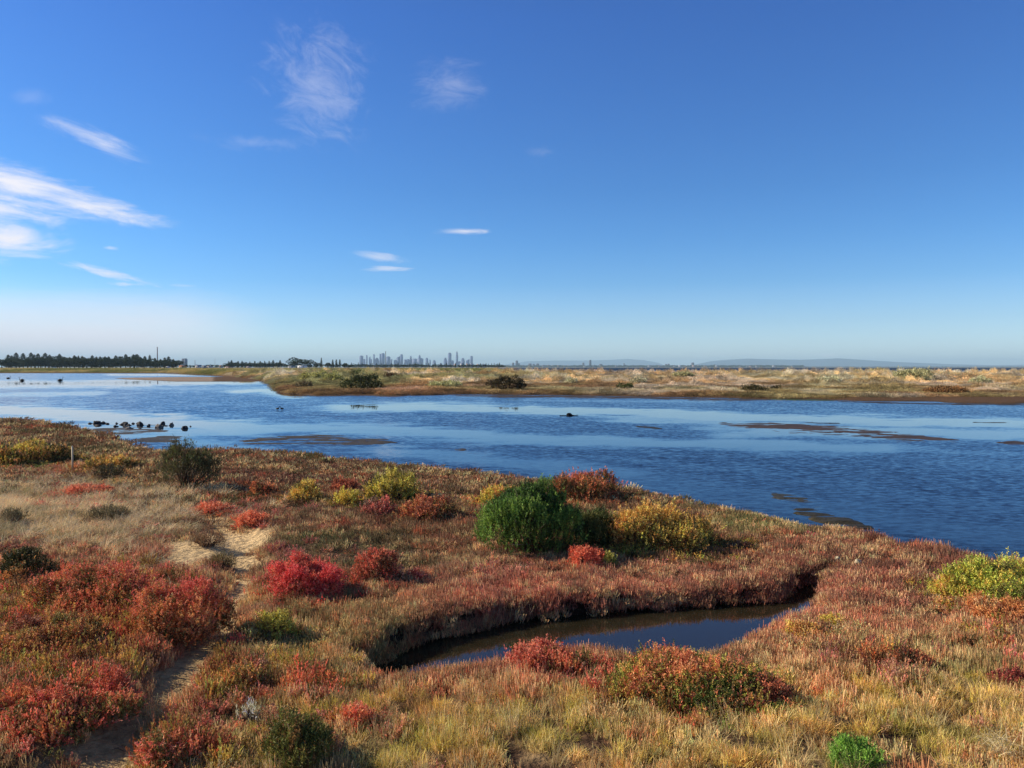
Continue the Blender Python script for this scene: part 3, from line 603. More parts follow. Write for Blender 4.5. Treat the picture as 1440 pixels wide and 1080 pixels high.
# ------------------------------------------------------------------ individual shrubs
def lobes_of(w, h, n, rg, flat=1.0):
    L = []
    for k in range(n):
        a = rg.uniform(0, 6.283); r = math.sqrt(rg.uniform(0, 1)) * .74
        s = rg.uniform(.13, .32)
        cx, cy = r * math.cos(a) * w * .5, r * math.sin(a) * w * .42
        top = h * (1 - .55 * r * r) * (rg.uniform(.3, 1.15) if flat == 1 else rg.uniform(.58, 1.08))
        rr = s * w * .5 * (1.15 if n < 5 else 1.0)
        rz = min(rr * 1.1, top * .62)
        L.append((cx, cy, top - rz, rr, rr * .95, rz))
    L.append((0, 0, h * .28, w * .36, w * .32, h * .42))
    return L
FRINGE = []
def shrub(name, label, px, py, wpx, hpx, pal, kindp='succulent', n=9, seed=0, cat='shrub', group=None, dens=1.0, leafk=1.0, depth=.3, toppal=None):
    rg = np.random.default_rng(1000 + seed); x, y, z = PX(px, py); mp = y / F
    w = wpx * mp; h = hpx * mp * .95; y += w * depth; z = float(H(x, y)); px1, _ = topx(x, np.array(y), z); x = (px - 720) / F * y * 1.0
    root = empty(name, (x, y, z - .02), label, cat, group)
    if kindp == 'succulent': FRINGE.append((x, y, w, h, pal, toppal))
    L_ = lobes_of(w, h, int(n * 2.3) + 2, rg, 0 if kindp in ('plume', 'broom') else 1); leaf = max(.022, y * .0024) * leafk; mb = MB()
    sp = leaf * 1.5 / math.sqrt(dens)
    for (cx, cy, cz, rx, ry, rz) in L_:
        area = 2 * math.pi * rx * ry * 1.1 + 2 * rx * rz * 2; m = int(min(area / sp / sp, 2600)); u = rg.normal(0, 1, (m, 3)); u /= np.linalg.norm(u, axis=1)[:, None]
        u[:, 2] = np.where(u[:, 2] < -.35, -u[:, 2], u[:, 2]); rad = (rg.uniform(.7, 1.1, m) + (rg.uniform(0, 1, m) < .13) * rg.uniform(.05, .5, m))[:, None]
        wob = 1 + .7 * (fbm(u[:, 0] * 2.5 + cx * 9 + seed, u[:, 1] * 2.5 + u[:, 2] * 2 + cy * 7, seed, 3)[:, None] - .5)
        P = np.array([cx, cy, cz]) + u * np.array([rx, ry, rz]) * rad * wob
        keep = P[:, 2] > .02
        for (ax, ay, az, bx, by, bz) in L_:
            if (ax, ay, az) == (cx, cy, cz): continue
            keep &= (((P[:, 0] - ax) / bx) ** 2 + ((P[:, 1] - ay) / by) ** 2 + ((P[:, 2] - az) / bz) ** 2) > .55
        P = P[keep]; u = u[keep]; m = len(P)
        if not m: continue
        lt = rg.normal(0, .16)
        t = fbm(P[:, 0] * 3.2 / max(w, .5) + seed, P[:, 1] * 3.2 / max(w, .5) + P[:, 2] * 2, seed + 5, 3) * .7 + .1 + lt + rg.normal(0, .2, m)
        t = np.clip((t - .22) / .5, 0, .999); pc = lin(np.array(pal)); idx = t * (len(pal) - 1); i0 = idx.astype(int); f = (idx - i0)[:, None]; i1 = np.minimum(i0 + 1, len(pal) - 1)
        c = pc[i0] * (1 - f) + pc[i1] * f
        if toppal is not None:
            k = .8 * ss(.45, .95, P[:, 2] / h - .12 + rg.normal(0, .28, m) + (fbm(P[:, 0] * 4 / w, P[:, 1] * 4 / w, seed + 9, 2) - .5) * 1.2)[:, None]; c = c * (1 - k) + lin(toppal) * k
        c = c * .80 + c.mean(1, keepdims=True) * .20; c = c * np.array([1.1, 1.08, .76]); c = np.minimum(c * rg.uniform(.4, 1.5, (m, 1)) * 1.7, .9)
        if kindp == 'plume': per, axl, spr, lw, ll = 18, leaf * 4.6, .5, .3, 1.2
        elif kindp == 'broom': per, axl, spr, lw, ll = 6, leaf * 4.5, .35, .2, 1.5
        elif kindp == 'scrub': per, axl, spr, lw, ll = 5, leaf * 1.2, 1.2, .5, 1.2
        else: per, axl, spr, lw, ll = 12, leaf * 3.4, .75, .42, 1.0
        up = np.array([0, 0, 1.0]); bl = .8 if kindp in ('plume', 'broom') else .6
        A = u * (1 - bl) + up * bl + rg.normal(0, .2, (m, 3)); A /= np.linalg.norm(A, axis=1)[:, None]
        tt = rg.uniform(0, 1, (m, per)); Q = P[:, None] + A[:, None] * ((tt - .4) * axl)[..., None]
        Dn = rg.normal(0, spr, (m, per, 3)) + A[:, None] * .9; Dn /= np.linalg.norm(Dn, axis=-1)[..., None]
        V, Qf = leaves(Q.reshape(-1, 3), Dn.reshape(-1, 3), leaf * ll * rg.uniform(.7, 1.3, m * per), leaf * lw, rg)
        mb.add(V, Qf, col=rep(rep(c, per) * rg.uniform(.8, 1.2, (m * per, 1)), 4))
    mb.build('foliage', M_leaf, root)
    bm = MB(); nb = 26 if kindp in ('broom', 'plume') else 12
    for k in range(nb):
        cx, cy, cz, rx, ry, rz = L_[k % len(L_)]; e = np.array([cx + rg.normal(0, rx * .4), cy + rg.normal(0, ry * .4), max(.05, cz + rz * rg.uniform(.2, .85))])
        b0 = np.array([rg.normal(0, .05 * w), rg.normal(0, .05 * w), 0]); mid = (b0 + e) * .5 + rg.normal(0, .04 * w, 3) * [1, 1, .3]
        r0 = max(.006, .011 * w); bm.tube([b0, mid, e], [r0, r0 * .7, r0 * .3], 4, col=lin((96, 74, 60)) * rg.uniform(.7, 1.2))
    for k in range(nb * 2):
        cx, cy, cz, rx, ry, rz = L_[k % len(L_)]; b0 = np.array([cx * .5, cy * .5, cz * .5]); e = np.array([cx, cy, cz + rz * .6]) + rg.normal(0, 1, 3) * [rx, ry, rz * .5]; e[2] = min(max(e[2], .05) , h * 1.12); bm.tube([b0, (b0 + e) * .5, e], [.006, .004, .002], 3, col=lin((140, 120, 104)) * rg.uniform(.6, 1.2))
    bm.build('branches', M_bark, root)
    return root
CR, RD, OR, YL, YG, GR, OL, DK, DR = (210, 80, 78), (190, 94, 68), (194, 124, 72), (198, 156, 52), (158, 150, 52), (74, 104, 40), (100, 92, 50), (66, 62, 38), (122, 66, 54)
GB = [(40, 60, 28), (58, 88, 36), (80, 112, 42), (112, 138, 56)]
shrub('green_bush', 'large bright green rounded bush, the biggest bush on the near marsh', 752, 788, 172, 108, GB, 'plume', 17, 1, cat='bush', dens=1.0, leafk=1.1)
shrub('golden_shrub', 'long low golden olive shrub sprawling to the right of the big green bush', 922, 782, 190, 58, [DK, OL, YG, YL, OL, (186, 120, 60)], 'succulent', 15, 2, toppal=(198, 144, 64))
shrub('dark_shrub', 'dark green foliage standing in for shade between the big green bush and the golden shrub', 838, 772, 80, 58, [(44, 60, 28), (60, 74, 34), OL], 'plume', 7, 3)  # dark foliage put where only the green bush's shade falls
shrub('red_tipped_shrub', 'dark shrub with red and orange tips behind the big green bush', 822, 708, 110, 46, [DK, OL, DK, OR, RD], 'succulent', 9, 4, toppal=(190, 84, 56))
shrub('yellow_shrub', 'low yellow shrub just behind the left edge of the big green bush', 706, 712, 75, 26, [YG, YL, OR], 'succulent', 7, 5)
shrub('red_shrub', 'small upright coral red shrub at the foot of the big green bush', 826, 802, 62, 36, [RD, (210, 90, 66), (196, 80, 60)], 'succulent', 6, 6)
shrub('lime_shrub', 'tiny lime yellow shrub beside the coral red one below the big green bush', 856, 798, 26, 24, [YG, (176, 166, 70)], 'succulent', 3, 7)
shrub('brown_broom_bush', 'tall dark brown fan-shaped bush standing alone by the left shore', 262, 692, 98, 66, [(58, 54, 40), (74, 68, 48), (84, 90, 48)], 'broom', 12, 8, cat='bush', dens=1.3, depth=.2, leafk=1.2)
shrub('yellow_green_shrub', 'yellow-green shrub with dark underside, left of centre below the shoreline', 550, 708, 96, 40, [DK, OL, YG, YL], 'succulent', 9, 9, toppal=(176, 160, 56))
shrub('orange_red_shrub', 'orange and red shrub just below the yellow-green one in the left centre', 598, 736, 92, 34, [DR, RD, OR, OL], 'succulent', 8, 10)
shrub('mauve_shrub', 'small greyish mauve shrub with pink tips left of the orange and red one', 530, 730, 56, 28, [(120, 90, 84), (150, 100, 92), (176, 84, 84)], 'succulent', 6, 11)
shrub('yellow_shrub', 'rounded yellow shrub halfway between the brown fan-shaped bush and the yellow-green shrub', 428, 708, 56, 28, [OL, YL, (206, 150, 58)], 'succulent', 6, 12)
shrub('yellow_shrub', 'small plain yellow shrub touching the left side of the yellow-green shrub', 487, 712, 40, 24, [YG, YL], 'succulent', 5, 13)
shrub('red_shrub', 'little brick red shrub behind the small plain yellow one', 486, 694, 44, 22, [DR, RD], 'succulent', 5, 14)
shrub('red_edged_shrub', 'dark low shrub with an orange-red left end, right of the brown fan-shaped bush', 368, 700, 52, 20, [DK, RD, OR], 'succulent', 6, 15)
shrub('crimson_shrub', 'bright crimson shrub to the right of the sandy path, the most vivid one', 424, 846, 118, 58, [(198, 50, 64), CR, (216, 84, 84), RD, (150, 60, 56)], 'succulent', 11, 16)
shrub('crimson_shrub', 'second crimson shrub, lying to the right of the most vivid one', 525, 822, 82, 46, [DR, CR, RD, (96, 60, 44)], 'succulent', 9, 17)
shrub('pink_shrub', 'very small pinkish red shrub at the right end of the crimson shrubs', 586, 820, 34, 18, [CR, RD], 'succulent', 4, 18)
shrub('crimson_topped_shrub', 'wide orange and crimson shrub above the path on the left, nearest to the dry meadow', 135, 862, 225, 56, [OL, (150, 80, 50), OR, RD, YL, CR], 'succulent', 14, 19, toppal=(192, 76, 72))
shrub('tall_red_shrub', 'tall red shrub leaning over the left side of the sandy path and shading it', 250, 916, 165, 96, [(84, 84, 44), (120, 84, 48), (160, 92, 52), RD, OR], 'succulent', 15, 20, toppal=(190, 70, 72))
shrub('rusty_shrub', 'rusty orange shrub at the left edge below the wide crimson-topped one', 58, 930, 180, 46, [DR, (140, 74, 48), OR, (160, 130, 58), OL], 'succulent', 12, 21)
shrub('coral_shrub', 'coral red shrub in the lower left corner area with green leaves below', 95, 1040, 210, 48, [OL, (120, 110, 56), RD, (206, 80, 70)], 'succulent', 12, 22, toppal=(200, 84, 72))
shrub('scarlet_shrub', 'scarlet shrub on the left bank of the path close to the bottom of the picture', 152, 1000, 80, 60, [(130, 60, 46), RD, CR], 'succulent', 7, 23)
shrub('dark_shrub', 'near-black green shrub with an orange top at the left edge by the dry meadow', 30, 822, 95, 46, [(44, 48, 26), DK, OL, OR], 'succulent', 8, 24)
shrub('pink_shrub', 'pinkish red shrub at the bottom edge just right of the path', 232, 1082, 96, 46, [OL, RD, (212, 76, 78), (206, 120, 84)], 'succulent', 7, 25)
shrub('dark_green_bush', 'dark olive green bush at the bottom edge, left of the middle', 420, 1092, 120, 76, [(70, 72, 36), (90, 96, 42), (112, 110, 50), (120, 84, 50)], 'plume', 9, 26)
shrub('pale_lichen_bush', 'small ash-white dead bush in the lower left, right of the path', 345, 1024, 42, 34, [(150, 146, 128), (196, 194, 178), (206, 204, 190)], 'broom', 5, 27, dens=.6)
shrub('salmon_shrub', 'small salmon red shrub in the tussocks right of the ash-white dead bush', 500, 1022, 56, 30, [OR, RD, (212, 96, 80)], 'succulent', 5, 28)
shrub('orange_shrub', 'thin orange shrub on the right bank of the path', 330, 976, 80, 38, [OL, OR, (206, 106, 66), YL], 'succulent', 8, 29)
shrub('lime_shrub', 'yellow-green shrub right below the vivid crimson one', 385, 900, 72, 42, [(130, 110, 56), YG, (186, 168, 64)], 'succulent', 6, 30)
shrub('chartreuse_shrub', 'big chartreuse shrub running out of the right edge of the picture', 1412, 858, 170, 62, [OL, (132, 150, 48), (160, 166, 54), YL], 'succulent', 12, 31)
shrub('orange_shrub', 'orange-brown shrub under the big chartreuse one at the right edge', 1410, 872, 110, 30, [(150, 90, 56), OR, (196, 120, 70)], 'succulent', 7, 32, depth=.1)
shrub('amber_shrub', 'amber yellow shrub forming the left tip of the chartreuse one', 1345, 846, 76, 32, [YG, YL, OR], 'succulent', 6, 33)
shrub('coral_tipped_shrub', 'wide green shrub with coral red tips in the middle of the bottom, below the pool', 975, 1000, 250, 52, [(70, 84, 36), (110, 122, 46), (160, 150, 56), (130, 140, 50), OR], 'succulent', 18, 34, toppal=(206, 100, 76))
shrub('dark_red_shrub', 'dark maroon shrub at the right end of the wide coral-tipped one', 1085, 992, 70, 34, [(60, 44, 32), DR, RD], 'succulent', 6, 35)
shrub('rose_shrub', 'low rose pink shrub on the near bank of the pool', 765, 950, 125, 38, [(150, 86, 70), (190, 80, 76), (200, 104, 84)], 'succulent', 10, 36)
shrub('bright_green_shrub', 'small fresh green shrub cut by the bottom edge on the right', 1205, 1088, 84, 34, [(84, 120, 44), (110, 146, 52)], 'plume', 6, 37)
shrub('multicoloured_shrub', 'wide low shrub of red, green and amber patches at the upper left edge', 40, 655, 125, 30, [(60, 58, 34), OL, OR, (100, 116, 50), YL], 'succulent', 11, 38)
shrub('amber_shrub', 'amber shrub just right of the white post', 158, 664, 84, 18, [OL, OR, YL, (180, 140, 60)], 'succulent', 8, 39)
shrub('black_green_shrub', 'small near-black shrub left of the brown fan-shaped bush', 152, 676, 52, 20, [(46, 42, 32), (60, 58, 40)], 'broom', 5, 40)
shrub('grey_twig_shrub', 'low dark grey twiggy shrub in the middle of the dry meadow', 152, 738, 70, 24, [(80, 72, 58), (98, 88, 70)], 'broom', 6, 41)
shrub('grey_twig_shrub', 'low dark grey twiggy shrub at the left edge of the dry meadow', 12, 742, 50, 22, [(80, 72, 58), (98, 88, 70)], 'broom', 5, 42)
shrub('sand_tuft_shrub', 'small olive tuft growing on the bare sand of the path', 308, 800, 48, 20, [(96, 84, 50), (124, 96, 58)], 'broom', 4, 43)
shrub('twiggy_shrub', 'sprawling greyish brown twiggy shrub at the top left edge of the bare sand', 290, 772, 56, 22, [(100, 78, 60), (130, 84, 66)], 'broom', 5, 44)
shrub('pink_mat_shrub', 'flat coral pink shrub at the top end of the sandy path', 296, 728, 52, 14, [(196, 96, 76), (206, 110, 84)], 'succulent', 5, 45)
shrub('coral_shrub', 'small coral shrub above the right side of the bare sand', 352, 742, 54, 18, [RD, (206, 100, 76)], 'succulent', 5, 46)
shrub('maroon_shrub', 'dark maroon shrub among the tussocks at the far right edge', 1425, 968, 50, 26, [DR, (140, 50, 56)], 'succulent', 4, 47)
shrub('brick_red_shrub', 'brick red shrub with a dark hollow beside it, right of the coral-tipped one', 1282, 945, 66, 36, [(70, 56, 38), DR, RD], 'succulent', 6, 48)
shrub('orange_shrub', 'sparse orange and yellow shrub on the slope at the right end of the pool', 1135, 905, 70, 26, [(150, 100, 56), OR, YL], 'succulent', 6, 49)
shrub('gold_shrub', 'small gold shrub below the green bank right of the pool end', 1172, 884, 50, 18, [YG, YL], 'succulent', 5, 50)
shrub('pink_shrub', 'pink and orange flat shrub halfway along the top edge of the dry meadow', 120, 700, 84, 12, [(180, 100, 76), (200, 96, 80)], 'succulent', 6, 51)
shrub('dark_shrub', 'solitary dark low shrub in the brown marsh above the vivid crimson one', 458, 656, 22, 10, [(60, 46, 34), (74, 60, 40)], 'scrub', 3, 52)
# low sprigs of the same plants running out from the foot of each shrub, and the ragged mat left of the path
fr = np.random.default_rng(21); P_ = []; T_ = []; G_ = []
for (x0, y0, w0, h0, pal0, tp0) in FRINGE:
    n = int(40 * w0 * max(w0, .5)) + 6; a = fr.uniform(0, 6.283, n); r = w0 * (.30 + .42 * fr.uniform(0, 1, n) ** 1.3); pc = lin(np.array(pal0 + ([tp0] if tp0 else [])))
    P_.append(np.stack([x0 + r * np.cos(a) * 1.15, y0 + r * np.sin(a) * .9], 1)); T_.append(pc[fr.integers(0, len(pc), n)] * 1.5); G_.append(np.clip(.4 + .9 * h0 * fr.uniform(.4, 1.3, n), .5, 1.5))
mpal = lin(np.array([(140, 84, 58), (186, 96, 76), (190, 112, 68), (112, 96, 56), (204, 100, 86), (170, 134, 62), (176, 146, 62)]))
for cx, cy, rx, ry, n in [(110, 850, 150, 50, 330), (200, 900, 90, 60, 150), (60, 960, 110, 36, 120), (90, 1030, 110, 40, 110), (320, 960, 70, 36, 60), (440, 960, 70, 30, 50), (240, 1060, 60, 24, 26), (780, 935, 90, 14, 50), (960, 975, 150, 24, 60), (1250, 920, 70, 24, 30), (1400, 880, 60, 20, 30)]:
    q_ = fr.normal(0, .5, (n, 2)); pts_ = np.array([W(cx + a_ * rx, cy + b_ * ry, .4) for a_, b_ in q_]); P_.append(pts_); ni = (fbm(pts_[:, 0] * 1.6, pts_[:, 1] * 1.6, 33, 2) * 9 + fr.uniform(0, 2.5, n)).astype(int) % 7
    T_.append(mpal[ni] * 1.5); G_.append(fr.uniform(.7, 1.6, n))
P_ = np.concatenate(P_); T_ = np.concatenate(T_); G_ = np.concatenate(G_); z_ = H(P_[:, 0], P_[:, 1]); ok_ = (z_ > .12) & ((sdline(P_[:, 0], P_[:, 1], PATH) > .28)) & (np.hypot((P_[:, 0] - sx) / 1.45, (P_[:, 1] - sy) / 2.3) > .7)
P_, T_, G_, z_ = P_[ok_], T_[ok_], G_[ok_], z_[ok_]; n = len(P_); sp_s = np.clip((P_[:, 1] / 9) ** .7, .95, 2.5)
scatter('seablite_fringe', None, 'succulent', np.stack([P_[:, 0], P_[:, 1], z_ - .02], 1), np.stack([fr.normal(0, .2, n), fr.normal(0, .2, n), fr.uniform(0, 6.28, n)], 1), np.stack([sp_s, sp_s, G_], 1), np.minimum((T_ * .76 + T_.mean(1, keepdims=True) * .24) * np.array([1.12, 1.1, .74]) * fr.uniform(.4, 1.25, (n, 1)), .85))
# shrubs on the island
ISL = [('dark_green_shrub', 'large dark green shrub on the island tip', 508, 548, 52, 22, [(44, 50, 26), (62, 70, 34)], 9), ('dark_green_shrub', 'dark green shrub hugging the right side of the large one on the island tip', 522, 548, 34, 13, [(50, 56, 30), (66, 66, 38)], 5),
    ('pale_green_shrub', 'pale green shrub behind the large dark one on the island tip', 469, 537, 30, 13, [(128, 126, 78), (150, 148, 96)], 6), ('pale_green_shrub', 'broad pale green shrub further left on the island', 442, 534, 40, 12, [(130, 128, 78), (150, 146, 96)], 6),
    ('dark_brown_shrub', 'dark brown round shrub at the middle of the island', 716, 549, 46, 19, [(48, 42, 26), (66, 54, 34)], 8), ('dark_brown_shrub', 'smaller dark brown shrub left of the round one at the middle of the island', 693, 546, 26, 13, [(56, 44, 30), (72, 56, 38)], 5),
    ('dark_brown_shrub', 'low dark brown shrub on the ridge of the island above its tip', 549, 532, 18, 7, [(60, 44, 34), (74, 54, 40)], 4), ('grey_twig_shrub', 'grey twiggy shrub at the left end of the island', 427, 545, 26, 9, [(88, 76, 62), (104, 92, 72)], 4),
    ('dark_green_shrub', 'dark green shrub at the waterside right of the island middle', 880, 549, 24, 9, [(58, 70, 32), (78, 86, 40)], 5), ('silver_shrub', 'long silver green shrub at the middle of the island', 622, 546, 50, 9, [(140, 140, 104), (160, 156, 120)], 7),
    ('silver_shrub', 'silver grey dome shrub right of the dark brown round one', 803, 540, 22, 9, [(166, 156, 140), (180, 170, 150)], 5), ('silver_shrub', 'silver grey shrub in the tan scrub straight above the black snag', 898, 540, 24, 9, [(150, 144, 132), (170, 162, 148)], 5),
    ('silver_shrub', 'large silver green shrub on the crest of the island right of centre', 960, 531, 34, 8, [(128, 124, 100), (150, 146, 118)], 6), ('dark_olive_shrub', 'dark olive shrub at the waterside beside the green algae', 1062, 552, 36, 10, [(62, 58, 34), (84, 72, 42)], 6),
    ('silver_shrub', 'pale silver shrub cluster left of the highest scrub on the island', 1168, 540, 34, 11, [(160, 156, 140), (182, 176, 158)], 6), ('silver_green_shrub', 'big silver green shrub at the right part of the island', 1284, 537, 52, 18, [(132, 130, 104), (156, 152, 124)], 8),
    ('tan_shrub', 'rounded tan shrub breaking the skyline on the right of the island', 1236, 527, 26, 9, [(150, 140, 104), (168, 156, 116)], 5), ('tan_shrub', 'tan shrub breaking the skyline farther right on the island', 1290, 527, 22, 7, [(150, 140, 104), (168, 156, 116)], 4),
    ('dark_olive_shrub', 'dark olive shrub at the muddy foot of the island between two rust banks', 1092, 550, 18, 8, [(56, 50, 30), (74, 62, 38)], 4), ('rust_shrub', 'rust brown shrub at the waterside on the far right of the island', 1330, 554, 60, 10, [(96, 66, 36), (128, 84, 46)], 7),
    ('silver_shrub', 'pale silver shrub near the right edge on the island slope', 1378, 541, 28, 10, [(140, 140, 120), (170, 164, 140)], 5), ('olive_shrub', 'olive shrub on the island right below the leftmost skyscraper', 505, 528, 22, 8, [(84, 92, 56), (110, 112, 70)], 5)]
for i, (nm, lb, a, b, w_, h_, pl, n_) in enumerate(ISL):
    shrub(nm, lb, a, b, w_ * 1.15, h_ * 1.1, pl, 'scrub', n_, 200 + i, group=None, leafk=.8, depth=.2)
# heap of pale straw
def straw():
    x, y, z = PX(1408, 1068); root = empty('straw_heap', (x, y, z), 'small heap of pale dry straw in the bottom right corner', 'straw heap'); rg = np.random.default_rng(5)
    n = 160; a = rg.uniform(0, 6.283, n); r = rg.uniform(0, .14, n); B = np.stack([r * np.cos(a), r * np.sin(a) , rg.uniform(.02, .16, n)], 1); d = dirs(rg.uniform(0, 6.283, n), rg.uniform(.7, 1.7, n)); L = rg.uniform(.08, .2, n)[:, None]
    V, Q = ribbons(B, B + d * L * .5, B + d * L + [0, 0, -.02], np.full(n, .006), rg=rg); mb = MB(); mb.add(V, Q, col=rep(lin((206, 186, 140)) * rg.uniform(.7, 1.3, (n, 1)), 6)); mb.build('straw', M_leaf, root)
straw()

# ------------------------------------------------------------------ hills
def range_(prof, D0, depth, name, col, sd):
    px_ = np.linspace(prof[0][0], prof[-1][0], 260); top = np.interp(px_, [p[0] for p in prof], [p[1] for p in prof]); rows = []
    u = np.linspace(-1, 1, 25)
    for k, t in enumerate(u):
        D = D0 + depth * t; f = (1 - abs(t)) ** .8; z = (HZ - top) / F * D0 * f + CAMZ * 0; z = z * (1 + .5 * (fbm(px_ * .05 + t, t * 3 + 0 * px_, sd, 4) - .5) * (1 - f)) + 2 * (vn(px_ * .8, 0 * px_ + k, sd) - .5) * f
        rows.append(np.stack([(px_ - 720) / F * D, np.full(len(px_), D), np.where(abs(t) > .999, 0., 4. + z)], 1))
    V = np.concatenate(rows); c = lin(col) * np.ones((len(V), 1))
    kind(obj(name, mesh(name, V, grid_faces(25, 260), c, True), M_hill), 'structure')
range_([(690, 516), (715, 512), (742, 508), (780, 507), (830, 507), (860, 506), (882, 504.8), (905, 506.5), (925, 510), (940, 516)], 27000, 3000, 'hills', (84, 110, 132), 3)  # both ranges coloured pale blue, distance haze put into the colour
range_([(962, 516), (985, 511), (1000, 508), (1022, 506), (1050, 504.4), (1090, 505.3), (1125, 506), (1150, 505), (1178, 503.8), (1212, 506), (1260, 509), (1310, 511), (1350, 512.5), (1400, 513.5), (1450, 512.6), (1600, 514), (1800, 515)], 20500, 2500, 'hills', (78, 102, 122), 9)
# ------------------------------------------------------------------ trees on the far shore
M_far = vcolmat('far_foliage', .8, .1, None, None, .1)
def unit_tree(tp, sd):
    rg = np.random.default_rng(sd); mb = MB()
    if tp == 'conifer':
        n = 1500; t = rg.uniform(0, 1, n) ** .8; tier = .72 + .28 * np.cos(t * 2 * math.pi * 9); a = rg.uniform(0, 6.283, n); arm = .7 + .3 * np.cos(a * 5 + 7 * t)
        r = .30 * (1 - t) ** .62 * tier * arm * rg.uniform(.15, 1.05, n) ** .5; P = np.stack([r * np.cos(a), r * np.sin(a), .10 + .9 * t + .10 * r], 1)
        Dn = np.stack([np.cos(a), np.sin(a), .35 + 0 * a], 1) + rg.normal(0, .35, (n, 3)); L = .055 * (1.15 - .6 * t)
    else:
        n = 1500; k = rg.integers(0, 7, n); cs = rg.normal(0, 1, (7, 3)) * [.22, .22, .13] + [0, 0, .62]; u = rg.normal(0, 1, (n, 3)); u /= np.linalg.norm(u, axis=1)[:, None]
        P = cs[k] + u * rg.uniform(.7, 1.05, (n, 1)) * [.24, .24, .19]; P[:, 2] = np.maximum(P[:, 2], .1); Dn = u + rg.normal(0, .4, (n, 3)); L = np.full(n, .07)
    Dn /= np.linalg.norm(Dn, axis=1)[:, None]; V, Q = leaves(P, Dn, L, L * .7, rg); mb.add(V, Q, col=rep(lin((50, 62, 38)) * rg.uniform(.7, 1.3, (n, 1)), 4))
    tr = MB(); tr.tube([(0, 0, 0), (0, 0, .45), (0, 0, .95 if tp == 'conifer' else .6)], [.022, .014, .004], 6, lin((74, 60, 48)))
    for k in range(6):
        a = k * 1.05; h0 = .3 + .05 * k; tr.tube([(0, 0, h0), (.12 * math.cos(a), .12 * math.sin(a), h0 + .08)], [.01, .004], 4, lin((74, 60, 48)))
    cm = mb.build('crown', M_far); tm = tr.build('trunk', M_bark); ms = (cm.data, tm.data); bpy.data.objects.remove(cm); bpy.data.objects.remove(tm); return ms
PROT = {'conifer': [unit_tree('conifer', 60 + k) for k in range(4)], 'round': [unit_tree('round', 80 + k) for k in range(3)]}
def tree(tp, px, toppy, D, wk, label, group, k=0):
    x, y = AT(px, D); z = float(H(x, y)); h = ZAT(toppy, D) - z
    o = empty('pine_tree' if tp == 'conifer' else 'broadleaf_tree', (x, y, z), label, 'tree', group, rz=k * 1.3); o.scale = (h * wk, h * wk, h)
    cd, td = PROT[tp][k % len(PROT[tp])]; obj('crown', cd, None, o); obj('trunk', td, None, o)
rt = random.Random(3)
def row(tp, pxs, top, D, wk, label, group, jit=1.9):
    for i, p in enumerate(pxs): tree(tp, p + rt.uniform(-.7, .7), (top(p) if callable(top) else top) + rt.uniform(-jit, jit), D + rt.uniform(-40, 40), wk * rt.uniform(.75, 1.5), label, group, rt.randrange(9))
G1 = 'conifers of the tall row on the far left shore'
L1 = 'dark conifer of the tall tree row on the far left shore'
named = [(12, 499, 'dark conifer at the left end of the tall row on the far shore'), (23, 496.3, 'tallest dark conifer near the left end of the far shore row'), (33, 497, None), (44, 496.3, 'bushy-topped dark conifer beside the tallest one at the left of the far shore row'), (54, 497.5, None), (64, 496.5, None), (70, 499, None), (84, 498, 'dark conifer standing higher than its neighbours over the white specks on the shore'), (91, 502, None),
         (105, 500, None), (116, 501, None), (130, 500, None), (141, 501.5, None), (148, 501.5, None), (153, 501.5, None), (163, 500.2, None), (177, 498.4, 'pointed conifer, left one of the tall pair in the middle of the far shore row'), (188, 498.6, 'pointed conifer, right one of the tall pair in the middle of the far shore row'), (198, 502, None), (204, 501, None), (218, 503.5, None), (232, 503, 'last tall conifer before the houses, right of the chimney'), (226, 505, None), (244, 505, None)]
for i, (p, t, l) in enumerate(named): tree('conifer', p, t, 1000 + 15 * (i % 5), 1.55, l or L1, None if l else G1, i)
row('conifer', [17, 28, 38, 49, 59, 76, 98, 110, 122, 136, 158, 169, 182, 193, 211, 237], lambda p: 502 + 2 * math.sin(p), 1060, 1.4, L1, G1)
G2 = 'round trees filling the far left tree row'; L2 = 'dark round tree filling the lower part of the far left tree row'
row('round', range(3, 250, 6), lambda p: 504 + (3.5 if p > 205 else 0), 960, 1.7, L2, G2)
tree('round', -3, 507, 950, 1.2, 'round dark tree cut by the left edge of the picture', None, 1)
row('round', range(262, 325, 6), 513.0, 1250, 1.5, 'dark low tree between the houses on the far shore', 'low trees between the far shore houses', .6)
row('conifer', [322, 326, 335, 341, 346, 352, 358, 366, 373, 379, 384, 390, 394], 507.6, 1250, 1.0, 'small thin conifer of the second row right of the houses', 'thin conifers of the second far row')
row('round', range(320, 400, 5), 510.4, 1200, 1.8, 'dark low tree at the foot of the second conifer row', 'low trees under the second far row', .5)
for p, t, w_, l, tp in [(421, 504.2, 1.9, 'big dark round tree above the white shed on the far shore', 'round'), (412, 508, 1.5, 'dark sloping tree left of the big round one above the white shed', 'round'), (433, 507, 1.4, 'dark round tree with a knob right of the big round one', 'round'), (452, 503, .62, 'narrow dark tree standing highest right of the big round one', 'conifer'),
                        (445, 509.5, 1.5, 'low dark tree at the left foot of the narrow high one', 'round'), (461, 509.2, 1.4, 'low dark tree at the right foot of the narrow high one', 'round'), (468, 505.6, .9, 'left tree of the trio of dark bushy pines', 'conifer'), (473, 505.4, .9, 'middle tree of the trio of dark bushy pines', 'conifer'), (478, 505.3, .9, 'right tree of the trio of dark bushy pines', 'conifer'), (485, 509.8, 1.4, 'dark low tree right of the pine trio', 'round')]:
    tree(tp, p, t, 1100, w_, l, None, int(p))
row('round', range(404, 500, 8), 512.3, 1150, 1.8, 'low dark tree of the hedge line below the larger far trees', 'hedge line on the far shore', .4)
